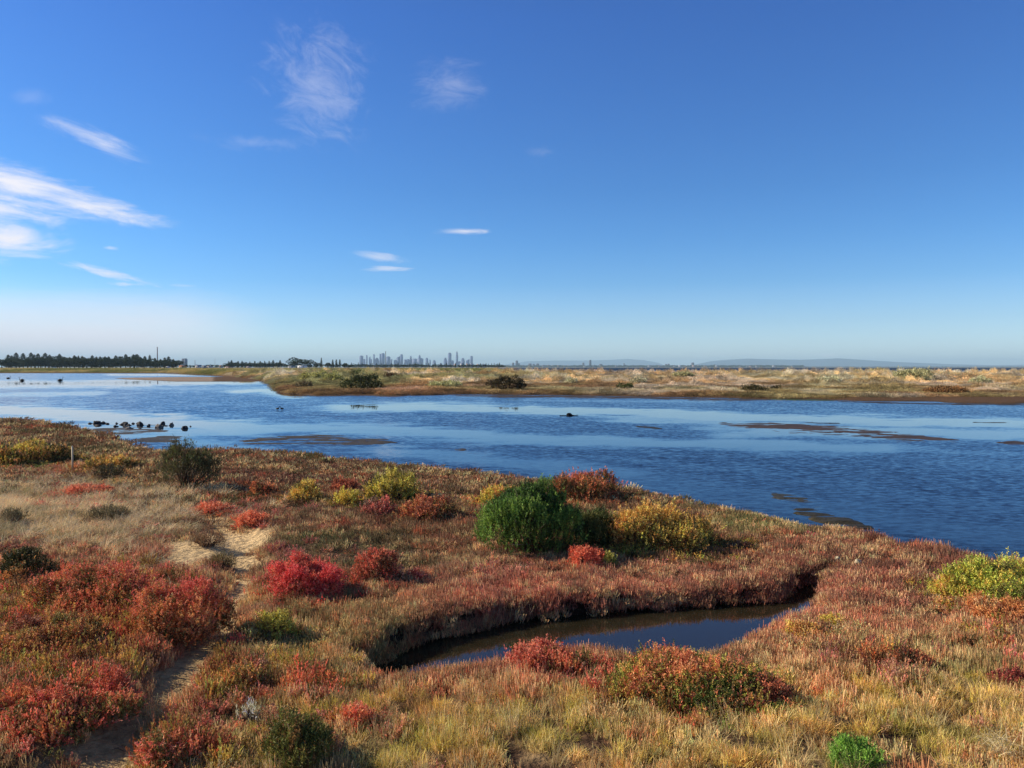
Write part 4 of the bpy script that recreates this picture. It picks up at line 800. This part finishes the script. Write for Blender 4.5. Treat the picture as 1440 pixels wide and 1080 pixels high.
G3 = 'small conifers in front of the city'; row('conifer', [490, 494, 504, 509, 521, 523, 529, 536, 551, 560, 568, 577, 585, 594, 603, 612, 620, 628, 633, 641, 652, 661, 666, 676, 680, 684, 687, 691, 695, 700, 703], 510.5, 2000, .6, 'tiny dark conifer rising in front of the city skyline', G3, 1.0)
row('round', range(490, 712, 6), 512.6, 1900, 2.0, 'tiny round tree in the dark band at the foot of the city', 'round trees at the foot of the city', .6)
# ------------------------------------------------------------------ sea wall
mb = MB(); rg = np.random.default_rng(9)
a = np.linspace(325, 712, 400); V = []
for k, p in enumerate(a):
    D = 640 + 60 * math.sin(p * .01); x = (p - 720) / F * D; z0 = float(H(x, D)); zt = ZAT(517.3, D) + rg.uniform(-.12, .12)
    for dy, zz in ((-9, z0 - .5), (-5, z0 + .5 * (zt - z0) + rg.uniform(-.2, .2)), (-1.5, zt), (1.5, zt + rg.uniform(-.05, .05)), (8, z0 - .5)): V.append((x, D + dy + rg.uniform(-.4, .4), zz))
mb.add(V, grid_faces(400, 5), col=lin((140, 132, 126)) * rg.uniform(.8, 1.2, (2000, 1)))
tag(mb.build('sea_wall', M_rock), 'long low pale grey rock wall behind the scrub, below the city skyline', 'sea wall')
# ------------------------------------------------------------------ chimneys and masts
def chimney(name, px, toppy, D, r, col, label, cat='chimney'):
    x, y = AT(px, D); z = float(H(x, y)); h = ZAT(toppy, D) - z; o = empty(name, (x, y, z), label, cat)
    m = MB(); m.tube([(0, 0, 0), (0, 0, h * .5), (0, 0, h * .96)], [r, r * .85, r * .72], 12, lin(col)); m.build('shaft', M_plain, o)
    m = MB(); m.tube([(0, 0, h * .955), (0, 0, h)], [r * .85, r * .85], 12, lin(col) * .7); m.build('cap', M_plain, o)
chimney('chimney', 221.6, 488, 1500, 1.1, (110, 96, 100), 'tall slender chimney rising out of the left tree row')
chimney('chimney', 542.4, 494, 3600, 1.9, (90, 92, 104), 'thin dark chimney in front of the left part of the city')
chimney('mast', 302.4, 504, 1800, .28, (120, 124, 130), 'thin mast over the houses between the two conifer rows', 'mast')
chimney('chimney', 274.4, 506.5, 1700, .7, (150, 140, 138), 'short pale chimney between the twin blocks and the thin mast')
chimney('mast', 401, 506.5, 1700, .28, (120, 124, 130), 'thin mast left of the big dark round tree', 'mast')
# ------------------------------------------------------------------ houses
def house(px, basepy, wpx, hpx, D, wall, roof, label, flat=False):
    x, y = AT(px, D); z = float(H(x, y)); w = wpx / F * D; h = hpx / F * D; zb = max(z, ZAT(basepy, D)); o = empty('house' if not flat else 'shed', (x, y, z), label, 'house' if not flat else 'shed'); dp = max(7, w * .6)
    hb = zb - z; m = MB(); m.box(-w / 2, w / 2, -dp / 2, dp / 2, -.3, hb + h * (.6 if not flat else .85), lin(wall)); m.build('wall', M_plain, o)
    m = MB(); e = hb + h * (.6 if not flat else .85) + .003; t = hb + h
    if flat: m.box(-w / 2 - .3, w / 2 + .3, -dp / 2 - .3, dp / 2 + .3, e, t, lin(roof))
    else: m.add([(-w / 2 - .4, -dp / 2 - .4, e), (w / 2 + .4, -dp / 2 - .4, e), (w / 2 + .4, dp / 2 + .4, e), (-w / 2 - .4, dp / 2 + .4, e), (-w / 2 - .4, 0, t), (w / 2 + .4, 0, t)], [(0, 1, 5, 4), (2, 3, 4, 5), (0, 3, 2, 1)], [(0, 4, 3), (1, 2, 5)], col=lin(roof))
    m.build('roof', M_plain, o)
    nwin = max(2, int(w / 4))
    for k in range(nwin):
        cx = -w / 2 + w * (k + .5) / nwin; m = MB(); m.box(cx - .5, cx + .5, -dp / 2 - .04, -dp / 2 - .003, hb + h * .2, hb + h * .2 + 1.2, lin((50, 56, 66))); m.build('window', M_plain, o)
WH = (225, 225, 225)
for a_ in [(257, 518.2, 7.5, 4, 900, (216, 190, 130), (180, 120, 90), 'cream yellow house with an orange roof right of the left tree row'), (279, 517.5, 6, 4.4, 1000, WH, (120, 130, 150), 'white two-storey house, left one of the group below the thin mast'),
           (288, 517.5, 5, 3.4, 1000, (190, 196, 206), (130, 136, 150), 'pale blue-grey house in the group below the thin mast'), (295, 517.5, 6, 3.0, 1000, WH, (150, 140, 140), 'low white house, right one of the group below the thin mast'),
           (311, 517.5, 3, 4, 1000, (214, 210, 200), (140, 110, 100), 'narrow pale house standing before the second conifer row'), (322, 518, 8, 2.2, 950, (222, 220, 216), (190, 150, 140), 'low long white house with a pinkish roof at the start of the second conifer row'),
           (350, 517.6, 5, 2.6, 1050, (200, 196, 196), (140, 130, 130), 'small grey house half hidden under the second conifer row'), (410, 517.3, 8, 3, 1000, (200, 204, 208), (110, 116, 126), 'grey house left of the white shed on the far shore'),
           (236, 517.8, 2.2, 2.6, 880, WH, (210, 210, 210), 'tiny white hut under the last tall conifer')]:
    house(*a_)
house(425, 517.3, 11, 3.6, 950, (236, 236, 236), (180, 186, 196), 'long white flat-roofed shed under the big dark round tree', True)
house(75, 518.4, 4, 1.8, 900, (216, 220, 214), (190, 196, 190), 'small pale shed under the left tree row', True)
house(213, 518, 3, 1.6, 880, (200, 200, 196), (170, 170, 166), 'tiny grey shed before the chimney', True)
for i, (p, w_, h_, l) in enumerate([(640, 3, 2.6, 'white house at the left end of the row below the right city towers'), (649, 4, 3.6, 'larger white house below the slim tallest tower'), (657, 3, 3, 'white house with a grey roof right of the larger one'), (663, 4, 3, 'white house below the rightmost city tower'), (672, 3, 2.4, 'small white house right of the rightmost city tower'), (681, 4, 2.4, 'low grey-white house among the last conifers')]):
    house(p, 514.5, w_, h_, 2300, (214, 216, 220), (150, 156, 170) if i % 2 else (190, 150, 130), l)
# ------------------------------------------------------------------ city
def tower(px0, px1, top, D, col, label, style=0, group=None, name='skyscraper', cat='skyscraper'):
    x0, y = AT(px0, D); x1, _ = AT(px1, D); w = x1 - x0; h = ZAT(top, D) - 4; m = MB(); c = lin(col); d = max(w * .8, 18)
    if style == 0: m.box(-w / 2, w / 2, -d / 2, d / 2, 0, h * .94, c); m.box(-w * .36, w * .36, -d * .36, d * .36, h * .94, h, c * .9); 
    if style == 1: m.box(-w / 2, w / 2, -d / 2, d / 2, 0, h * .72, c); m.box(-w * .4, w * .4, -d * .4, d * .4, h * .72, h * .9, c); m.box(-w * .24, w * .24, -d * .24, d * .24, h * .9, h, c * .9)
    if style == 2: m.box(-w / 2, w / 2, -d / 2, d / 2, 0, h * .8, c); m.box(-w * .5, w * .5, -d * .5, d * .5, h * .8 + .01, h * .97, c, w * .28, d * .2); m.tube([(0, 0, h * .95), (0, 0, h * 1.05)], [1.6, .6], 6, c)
    if style == 3:
        m.box(-w / 2, w / 2, -d / 2, d / 2, 0, h * .85, c); m.add([(-w / 2, -d / 2, h * .85), (w / 2, -d / 2, h * .85), (w / 2, d / 2, h * .85), (-w / 2, d / 2, h * .85), (w / 2, -d / 2, h), (w / 2, d / 2, h)], [(0, 1, 2, 3), (0, 4, 5, 3), (1, 2, 5, 4)], [(0, 1, 4), (3, 5, 2)], col=c)
    # floor bands standing proud of the facade
    nb = max(2, int(h / 22))
    for k in range(1, nb): 
        z = h * .7 * k / nb; m.box(-w / 2 - .5, w / 2 + .5, -d / 2 - .5, d / 2 + .5, z, z + 1.4, c * .75)
    tag(m.build(name, M_plain, loc=(x0 + w / 2, y, 4)), label, cat, group)
q = lambda v: 490 + v / 7.58
qt = lambda v: 485 + v / 7.58
B1, B2, B3 = (108, 126, 164), (124, 138, 170), (98, 116, 156)  # tower colours lighter and bluer, with aerial haze mixed in
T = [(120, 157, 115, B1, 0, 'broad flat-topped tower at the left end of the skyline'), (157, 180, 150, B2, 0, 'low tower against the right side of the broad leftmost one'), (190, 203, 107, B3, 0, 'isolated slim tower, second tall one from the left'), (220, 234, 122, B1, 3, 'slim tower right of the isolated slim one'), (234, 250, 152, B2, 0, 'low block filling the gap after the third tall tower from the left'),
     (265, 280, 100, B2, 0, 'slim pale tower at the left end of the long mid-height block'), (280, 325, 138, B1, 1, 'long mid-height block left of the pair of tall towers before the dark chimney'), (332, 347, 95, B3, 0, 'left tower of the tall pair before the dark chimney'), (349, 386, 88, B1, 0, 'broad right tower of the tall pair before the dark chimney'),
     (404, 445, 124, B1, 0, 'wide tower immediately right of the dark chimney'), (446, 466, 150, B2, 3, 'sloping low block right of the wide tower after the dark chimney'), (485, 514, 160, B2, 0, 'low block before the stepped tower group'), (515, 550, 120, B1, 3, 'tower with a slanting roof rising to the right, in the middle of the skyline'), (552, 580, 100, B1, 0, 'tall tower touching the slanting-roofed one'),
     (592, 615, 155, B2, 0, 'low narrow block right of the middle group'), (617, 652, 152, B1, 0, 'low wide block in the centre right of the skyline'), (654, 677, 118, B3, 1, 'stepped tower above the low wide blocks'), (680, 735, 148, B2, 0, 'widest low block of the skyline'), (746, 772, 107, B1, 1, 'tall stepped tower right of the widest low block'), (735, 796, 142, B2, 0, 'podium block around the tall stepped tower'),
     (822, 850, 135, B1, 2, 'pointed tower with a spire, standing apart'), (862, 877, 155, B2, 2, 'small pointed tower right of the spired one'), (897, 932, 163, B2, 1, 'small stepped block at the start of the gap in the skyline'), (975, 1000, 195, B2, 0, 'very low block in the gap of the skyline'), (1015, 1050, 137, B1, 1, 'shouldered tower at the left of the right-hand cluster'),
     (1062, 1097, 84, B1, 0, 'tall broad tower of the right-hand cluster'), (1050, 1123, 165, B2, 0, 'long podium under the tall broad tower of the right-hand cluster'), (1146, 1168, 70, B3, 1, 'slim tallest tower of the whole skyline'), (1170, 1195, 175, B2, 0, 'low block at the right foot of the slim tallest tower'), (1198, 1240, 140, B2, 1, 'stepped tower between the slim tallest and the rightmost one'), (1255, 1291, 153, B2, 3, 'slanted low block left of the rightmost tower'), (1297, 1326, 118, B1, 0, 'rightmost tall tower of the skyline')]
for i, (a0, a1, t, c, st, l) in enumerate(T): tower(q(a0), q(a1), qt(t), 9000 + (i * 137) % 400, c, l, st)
tower(256.7, 259.3, 504.3, 3400, (96, 108, 130), 'left one of the two blue-grey twin blocks right of the tree row', 0, None, 'tower_block', 'tower block'); tower(260, 262.6, 504.1, 3400, (96, 108, 130), 'right one of the two blue-grey twin blocks right of the tree row', 0, None, 'tower_block', 'tower block')
for p0, p1, t, l in [(720.2, 723, 510, 'small block left of the tower on the coast right of the city'), (725, 728.5, 507, 'tower standing out on the coast right of the city'), (728.8, 731, 510.8, 'low annex right of the tower on the coast'), (743, 747.5, 511.2, 'low block, first of three right of the coast tower'), (749, 752, 511.8, 'low block, middle of three right of the coast tower'), (754, 758, 511.3, 'low block, last of three right of the coast tower'),
                     (819, 821.5, 510, 'low block left of the slim tower in the middle of the coast'), (828.5, 831.5, 506.2, 'slim tower in the middle of the distant coast'), (843, 847, 511.8, 'dark low block right of the slim coast tower'), (877, 878, 510.5, 'very thin tower under the left hills'), (935.5, 937.5, 511.8, 'left dark block under the gap between the hills'), (938.5, 941.5, 511.6, 'right dark block under the gap between the hills'), (972.3, 975.7, 509.8, 'square dark tower just left of the right hills'), (1004, 1006, 512.5, 'pale block at the foot of the right hills')]:
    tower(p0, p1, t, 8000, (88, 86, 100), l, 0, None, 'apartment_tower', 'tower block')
rb = random.Random(8)
for p in np.arange(668, 1130, 7.3):
    p += rb.uniform(-2.5, 2.5); w_ = rb.uniform(1.6, 4.2); c = rb.choice([(190, 190, 194), (150, 150, 158), (120, 116, 124), (166, 140, 126), (100, 106, 116)])
    tower(p, p + w_, rb.uniform(513.0, 514.6) + (p > 1000) * .5, 7900 + rb.uniform(-60, 60) * 4 - 500 * (p > 1e9), c, 'tiny low building on the distant coast between the city and the right hills', 0, 'tiny buildings along the distant coast', 'coast_building', 'building')
# distant coastal woodland, one dark mass
def coastwood(p0, p1, D, hm, col, n, sd):
    rg = np.random.default_rng(sd); p = rg.uniform(p0, p1, n); d = D + rg.uniform(-1, 1, n) * D * .02; s = D / 8000 * hm; P = np.stack([(p - 720) / F * d, d, 4 + rg.uniform(.0, 1, n) * s * (.6 + .6 * fbm(p * .25, 0 * p, sd, 3))], 1)
    Dn = rg.normal(0, 1, (n, 3)) + [0, -.3, .6]; Dn /= np.linalg.norm(Dn, axis=1)[:, None]; V, Q = leaves(P, Dn, s * .5, s * .55, rg); c = rep(lin(col) * rg.uniform(.6, 1.4, (n, 1)), 4); return V, Q, c
mb = MB()
for a_ in [(640, 1130, 7950, 17, (52, 60, 50), 16000, 4), (1080, 1500, 8600, 8, (70, 76, 74), 5000, 5), (486, 760, 7600, 14, (50, 60, 46), 6000, 6)]:
    V, Q, c = coastwood(*a_); mb.add(V, Q, col=c)
kind(mb.build('distant_coast_woodland', M_far), 'stuff')
# ------------------------------------------------------------------ rocks, snag, post, birds
RK = [(137, 596, 11, 5, 'biggest black rock at the left end of the stone line off the point'), (146, 595.5, 6, 4, 'black rock touching the right side of the biggest one'), (151, 596.5, 5, 2.5, None), (127, 596, 5, 2, None), (137, 599, 9, 2, None), (164, 596, 3, 2.5, None), (175, 597.5, 11, 5, 'wide dark rock, second large one from the left'), (181.5, 598.5, 5, 3, None),
      (163, 600, 6, 2.5, None), (182, 603, 9, 3, 'pale brownish rock lying nearest to the shore in the stone line'), (187.5, 596, 4, 2, None), (194, 596, 5, 3, None), (196.5, 598.5, 8, 6, 'blocky dark rock in the middle of the stone line'), (209, 599.5, 4, 4, 'small round isolated black rock right of the blocky one'), (223.5, 601.5, 10, 7, 'large grey rock with a black neighbour on top right'), (229, 596.5, 5, 4, 'black rock behind the large grey one'),
      (234, 599, 4, 1.5, None), (241, 598.5, 6, 5, 'grey and black rock before the last one'), (260, 603, 8, 5, 'rightmost and tallest black rock of the stone line'), (268, 600, 2.5, 1.5, None)]
for i, (p, b, w_, h_, l) in enumerate(RK):
    x, y = W(p, b, 0); mp = y / F; w = w_ * mp; h = h_ * mp; m = MB(); dark = lin((38, 36, 40)) if i not in (9, 14, 17) else lin((110, 100, 92))
    m.ball((0, 0, 0), (w * .5, w * .4, h * .8), 14, 9, dark, .75, i); m.ball((w * .3, .02, -.01), (w * .3, w * .3, h * .5), 10, 7, dark * 1.3, .8, i + 40); m.ball((-w * .34, -.03, -.01), (w * .24, w * .2, h * .4), 10, 7, dark * 1.1, .8, i + 60)
    tag(m.build('rock', M_rock, smooth=False, loc=(x, y, 0)), l or 'small dark rock in the line of stones off the muddy point', 'rock', None if l else 'small dark rocks off the point')
x, y = W(801, 585, 0); mp = y / F; o = empty('snag', (x, y, 0), 'black mound-shaped snag with a thin bough, alone in the middle of the lagoon', 'snag')
m = MB(); m.ball((0, 0, 0), (4.6 * mp, 4 * mp, 4.2 * mp), 14, 10, lin((20, 20, 24)), .3, 3); m.ball((3 * mp, 0, 0), (4.4 * mp, 3 * mp, 1.6 * mp), 12, 8, lin((20, 20, 24)), .3, 4); m.build('stump', M_bark, o)
m = MB(); m.tube([(-14 * mp, 0, .3 * mp), (-5 * mp, .05, .7 * mp), (6 * mp, 0, .6 * mp), (12 * mp, .1, 1.2 * mp)], [.03, .025, .02, .03], 6, lin((26, 26, 30))); m.ball((-12.5 * mp, 0, 0), (1.6 * mp, 1.5 * mp, 1.2 * mp), 8, 6, lin((20, 22, 28)), .3, 5); m.build('bough', M_bark, o)
x, y, z = PX(102, 662); hp = 34 * y / F; o = empty('marker_post', (x, y, z), 'thin white wooden post standing among the shrubs at the upper left', 'post')
m = MB(); m.box(-.018, .018, -.018, .018, -.1, hp, lin((196, 180, 150))); m.box(-.018, .018, -.018, .018, hp + .001, hp + .03, lin((190, 182, 168)), .012, .012); m.build('post', M_plain, o)
def swan(px, py, k, face, label):
    x, y = W(px, py, 0); o = empty('black_swan', (x, y, 0), label, 'swan', rz=face); c = lin((26, 26, 28)); m = MB()
    ang = np.linspace(0, 1, 9); body = [(-.62 + 1.1 * t, 0, .16 + .08 * math.sin(t * 3.1)) for t in ang]; rr = [.03, .14, .22, .26, .27, .25, .2, .13, .06]; m.tube(body, rr, 12, c); m.tube([(-.6, 0, .2), (-.78, 0, .3)], [.07, .02], 8, c)
    nk = [(.40, 0, .2), (.52, 0, .34), (.50, 0, .55), (.44, 0, .72), (.50, 0, .84), (.60, 0, .84)]; m.tube(nk, [.09, .06, .045, .04, .045, .05], 8, c); m.ball((.60, 0, .84), (.08, .05, .05), 10, 8, c)
    m.build('body', M_feather, o, True); m = MB(); m.tube([(.66, 0, .835), (.78, 0, .79)], [.028, .01], 6, lin((150, 40, 36))); m.build('beak', M_feather, o)
    m = MB(); m.ball((-.1, .2, .26), (.38, .07, .13), 12, 8, c * .8); m.ball((-.1, -.2, .26), (.38, .07, .13), 12, 8, c * .8); m.build('wings', M_feather, o, True); o.scale = (k, k, k)
swan(12, 533, 1.0, 0, 'black swan on the water, leftmost of the three'); swan(30.5, 536, 1.1, 3.0, 'black swan on the water, middle one of the three'); swan(85, 536, 1.1, .1, 'black swan on the water, rightmost of the three')
def duck(px, py, face, label):
    x, y = W(px, py, 0); o = empty('wading_bird', (x, y, 0), label, 'bird', rz=face); c = lin((40, 38, 40)); m = MB()
    m.tube([(-.16, 0, .13), (-.08, 0, .12), (.03, 0, .14), (.10, 0, .18), (.12, 0, .25), (.14, 0, .28)], [.01, .06, .07, .045, .022, .028], 8, c); m.ball((.145, 0, .285), (.035, .028, .028), 8, 6, c); m.build('body', M_feather, o, True)
    m = MB(); m.tube([(.17, 0, .28), (.23, 0, .265)], [.01, .004], 5, lin((60, 50, 40))); m.build('beak', M_feather, o)
    for s_ in (-1, 1): m = MB(); m.tube([(0, .025 * s_, -.03), (.01, .025 * s_, .09)], [.006, .008], 5, lin((90, 60, 40))); m.build('leg', M_feather, o)
duck(390.5, 577, 0, 'small dark wading bird, left one of the pair out in the lagoon'); duck(396.5, 577, 3.1, 'small dark wading bird, right one of the pair out in the lagoon')
for i, (p, b, w_, l) in enumerate([(1207, 797, 10, 'pale white stone lying in the brown marsh on the right'), (1178, 793, 7, 'smaller white stone left of the pale one in the brown marsh'), (141, 616, 9, 'pale flat stone on the brown point at the upper left'), (131, 617, 5, 'tiny pale stone beside the flat one on the brown point'), (783, 655, 5, 'pale pebble near the shoreline in the middle')]):
    x, y, z = PX(p, b); mp = y / F; m = MB(); hh = .15; m.ball((0, 0, hh * .5), (w_ * mp * .55, w_ * mp * .45, hh * .3), 12, 9, lin((176, 160, 128)), .5, i + 70)
    tag(m.build('stone', M_rock, loc=(x, y, z)), l, 'stone')

# ------------------------------------------------------------------ sun, sky, clouds, haze
SUN_AZ = math.radians(-80); SUN_EL = math.radians(29)     # azimuth from the view direction, negative = left
sd = bpy.data.lights.new('sun', 'SUN'); sd.energy = 5.0; sd.angle = math.radians(.5); sd.color = (1, .88, .70)
so = bpy.data.objects.new('sun', sd); COL.objects.link(so)
from mathutils import Vector
sv = Vector((math.sin(SUN_AZ) * math.cos(SUN_EL), math.cos(SUN_AZ) * math.cos(SUN_EL), math.sin(SUN_EL)))
so.rotation_euler = sv.to_track_quat('Z', 'Y').to_euler(); so.location = (-20, 5, 30)
wd = bpy.data.worlds.new('World'); S.world = wd; wd.use_nodes = True; nt = wd.node_tree; nt.nodes.clear()
out = N(nt, 'ShaderNodeOutputWorld'); bg = N(nt, 'ShaderNodeBackground'); nt.links.new(bg.outputs[0], out.inputs[0])
sky = N(nt, 'ShaderNodeTexSky'); sky.sky_type = 'NISHITA'; sky.sun_disc = False; sky.sun_elevation = SUN_EL; sky.sun_rotation = SUN_AZ
sky.altitude = 0; sky.air_density = 1.0; sky.dust_density = .35; sky.ozone_density = 1.6
BGS = .10
bg.inputs['Strength'].default_value = BGS
tc = N(nt, 'ShaderNodeTexCoord'); sp_ = N(nt, 'ShaderNodeSeparateXYZ'); nt.links.new(tc.outputs['Generated'], sp_.inputs[0])
AZ = mth(nt, 'ARCTAN2', sp_.outputs[0], sp_.outputs[1]); EL = mth(nt, 'ARCSINE', sp_.outputs[2])
def azel(px, py):
    a = (px - 720) / F; b = -(py - 540) / F; dy = math.cos(TH) + b * math.sin(TH); dz = -math.sin(TH) + b * math.cos(TH)
    return math.atan2(a, dy), math.asin(dz / math.sqrt(a * a + dy * dy + dz * dz))
# cloud: centre px, py, half length, half height (photo pixels), tilt (deg, + = falls to the right), strength, streak stretch, softness
CL = [(10, 255, 110, 20, 9, 1., 4, .95), (120, 290, 82, 13, 7, .9, 5, 1.0), (10, 336, 62, 20, 2, 1.0, 4, .95), (30, 283, 80, 9, 8, .6, 5, 1.2), (-60, 300, 90, 60, 0, .9, 3, 1), (145, 203, 62, 13, 17, .75, 4, 1), (445, 118, 72, 66, 24, .27, 1.6, 1.45),
      (628, 118, 50, 34, 0, .20, 2, 1.3), (655, 325, 42, 4.5, 0, .8, 6, .8), (536, 362, 38, 6, 7, .5, 5, .9), (543, 378, 34, 3.8, 0, .6, 6, .8), (150, 384, 55, 6, 12, .75, 5, .8), (182, 400, 22, 4, 0, .8, 5, .8),
      (352, 200, 60, 10, 0, .16, 2, 1.3), (155, 349, 10, 2.5, 0, .4, 4, .8), (258, 402, 22, 3, 0, .25, 5, .9), (660, 465, 40, 7, 0, .22, 4, 1.2), (860, 487, 180, 6, -2, .16, 6, 1.2), (40, 135, 20, 10, 0, .1, 2, 1.2), (760, 213, 18, 8, 0, .08, 2, 1.2),
      (1020, 497, 300, 3, 0, .2, 6, 1.2), (1160, 501, 10, 4, 0, .5, 1, 1.), (1175, 500, 7, 3.5, 0, .4, 1, 1.)]
def smooth(nt, x, a, b, lo=0., hi=1.):
    m = N(nt, 'ShaderNodeMapRange', interpolation_type='SMOOTHSTEP'); nt.links.new(x, m.inputs[0]); m.inputs[1].default_value = a; m.inputs[2].default_value = b; m.inputs[3].default_value = lo; m.inputs[4].default_value = hi
    return m.outputs[0]
total = None
nzc = {}
def streak(nt, tilt, stretch, scale, detail=7):
    key = (tilt, stretch, scale)
    if key in nzc: return nzc[key]
    c, s_ = math.cos(math.radians(tilt)), math.sin(math.radians(tilt))
    u = mth(nt, 'SUBTRACT', mth(nt, 'MULTIPLY', AZ, c), mth(nt, 'MULTIPLY', EL, s_)); v = mth(nt, 'ADD', mth(nt, 'MULTIPLY', AZ, s_), mth(nt, 'MULTIPLY', EL, c))
    cb = N(nt, 'ShaderNodeCombineXYZ'); nt.links.new(mth(nt, 'DIVIDE', u, stretch), cb.inputs[0]); nt.links.new(v, cb.inputs[1])
    n = noise_node(nt, scale, detail, cb.outputs[0], .68); n.inputs['Distortion'].default_value = .7
    nzc[key] = n.outputs[0]; return n.outputs[0]
for cx, cy, a, b_, tilt, st, stretch, soft in CL:
    u0, v0 = azel(cx, cy); a /= F; b_ /= F; c, s_ = math.cos(math.radians(tilt)), math.sin(math.radians(tilt))
    du = mth(nt, 'SUBTRACT', AZ, u0); dv = mth(nt, 'SUBTRACT', EL, v0)
    u = mth(nt, 'DIVIDE', mth(nt, 'SUBTRACT', mth(nt, 'MULTIPLY', du, c), mth(nt, 'MULTIPLY', dv, s_)), a)
    v = mth(nt, 'DIVIDE', mth(nt, 'ADD', mth(nt, 'MULTIPLY', du, s_), mth(nt, 'MULTIPLY', dv, c)), b_)
    r = mth(nt, 'SQRT', mth(nt, 'ADD', mth(nt, 'MULTIPLY', u, u), mth(nt, 'MULTIPLY', v, v)))
    nz = streak(nt, round(tilt / 8) * 8, stretch, 34 if b_ * F > 9 else 70)
    q = mth(nt, 'ADD', r, mth(nt, 'MULTIPLY', mth(nt, 'SUBTRACT', nz, .5), 3.6))
    m = mth(nt, 'MULTIPLY', smooth(nt, q, 1.25, -.15 - .5 * (soft - .8), 0, st), smooth(nt, r, 1.6, .9))
    total = m if total is None else mth(nt, 'MAXIMUM', total, m)
# thin bank along the horizon on the left
e0 = azel(380, 462)[0]; v1 = azel(100, 425)[1]; v2 = azel(100, 465)[1]
nb = streak(nt, 0, 8, 22)
top = mth(nt, 'ADD', EL, mth(nt, 'MULTIPLY', mth(nt, 'SUBTRACT', nb, .5), .05))
bank = mth(nt, 'MULTIPLY', smooth(nt, top, v1 + .03, v2 - .01, 0, .95), smooth(nt, mth(nt, 'ADD', AZ, mth(nt, 'MULTIPLY', EL, -.6)), e0 + .03, e0 - .2))
bank2 = mth(nt, 'MULTIPLY', mth(nt, 'MULTIPLY', smooth(nt, EL, azel(380, 452)[1], azel(380, 463)[1]), smooth(nt, AZ, e0 + .01, e0 - .22)), .75)
bank3 = mth(nt, 'MULTIPLY', smooth(nt, EL, .17, .0), .12)
total = mth(nt, 'MAXIMUM', total, mth(nt, 'MAXIMUM', bank, mth(nt, 'MAXIMUM', bank2, bank3)))
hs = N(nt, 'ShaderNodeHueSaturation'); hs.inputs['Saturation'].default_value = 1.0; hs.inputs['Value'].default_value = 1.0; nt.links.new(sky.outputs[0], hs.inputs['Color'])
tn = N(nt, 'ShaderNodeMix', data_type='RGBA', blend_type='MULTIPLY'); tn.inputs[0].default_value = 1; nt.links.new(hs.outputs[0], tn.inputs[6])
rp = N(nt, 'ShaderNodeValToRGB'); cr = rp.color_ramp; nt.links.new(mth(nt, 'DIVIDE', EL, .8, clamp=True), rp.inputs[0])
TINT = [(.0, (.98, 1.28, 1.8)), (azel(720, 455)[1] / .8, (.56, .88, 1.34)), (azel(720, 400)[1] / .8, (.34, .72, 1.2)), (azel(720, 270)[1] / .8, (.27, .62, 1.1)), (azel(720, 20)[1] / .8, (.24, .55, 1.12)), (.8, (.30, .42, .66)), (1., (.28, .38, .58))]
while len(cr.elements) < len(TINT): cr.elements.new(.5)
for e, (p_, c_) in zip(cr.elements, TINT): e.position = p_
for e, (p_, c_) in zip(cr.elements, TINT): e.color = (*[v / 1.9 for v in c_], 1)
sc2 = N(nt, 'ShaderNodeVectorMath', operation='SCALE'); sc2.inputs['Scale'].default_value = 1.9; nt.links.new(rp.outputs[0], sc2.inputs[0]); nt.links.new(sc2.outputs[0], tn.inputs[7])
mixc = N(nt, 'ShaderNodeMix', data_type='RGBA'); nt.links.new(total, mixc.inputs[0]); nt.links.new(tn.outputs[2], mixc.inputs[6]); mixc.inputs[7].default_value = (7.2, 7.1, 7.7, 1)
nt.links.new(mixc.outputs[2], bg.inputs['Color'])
# haze
def haze_fn():
    m = bpy.data.materials.new('haze'); m.use_nodes = True; t = m.node_tree; t.nodes.clear(); o = N(t, 'ShaderNodeOutputMaterial'); v = N(t, 'ShaderNodeVolumePrincipled')
    v.inputs['Color'].default_value = (.60, .86, 1, 1); v.inputs['Density'].default_value = 5.5e-5; v.inputs['Anisotropy'].default_value = 0; t.links.new(v.outputs[0], o.inputs['Volume']); return m
mb = MB(); mb.box(-40000, 40000, -2000, 46000, -1.6, 420)
hz = mb.build('haze', haze_fn()); kind(hz, 'stuff')
S.view_settings.view_transform = 'Standard'; S.view_settings.look = 'None'; S.view_settings.exposure = .4; S.view_settings.gamma = 1
S.cycles.volume_bounces = 0; S.cycles.max_bounces = 6; S.cycles.transparent_max_bounces = 8
S.cycles.caustics_reflective = False; S.cycles.caustics_refractive = False
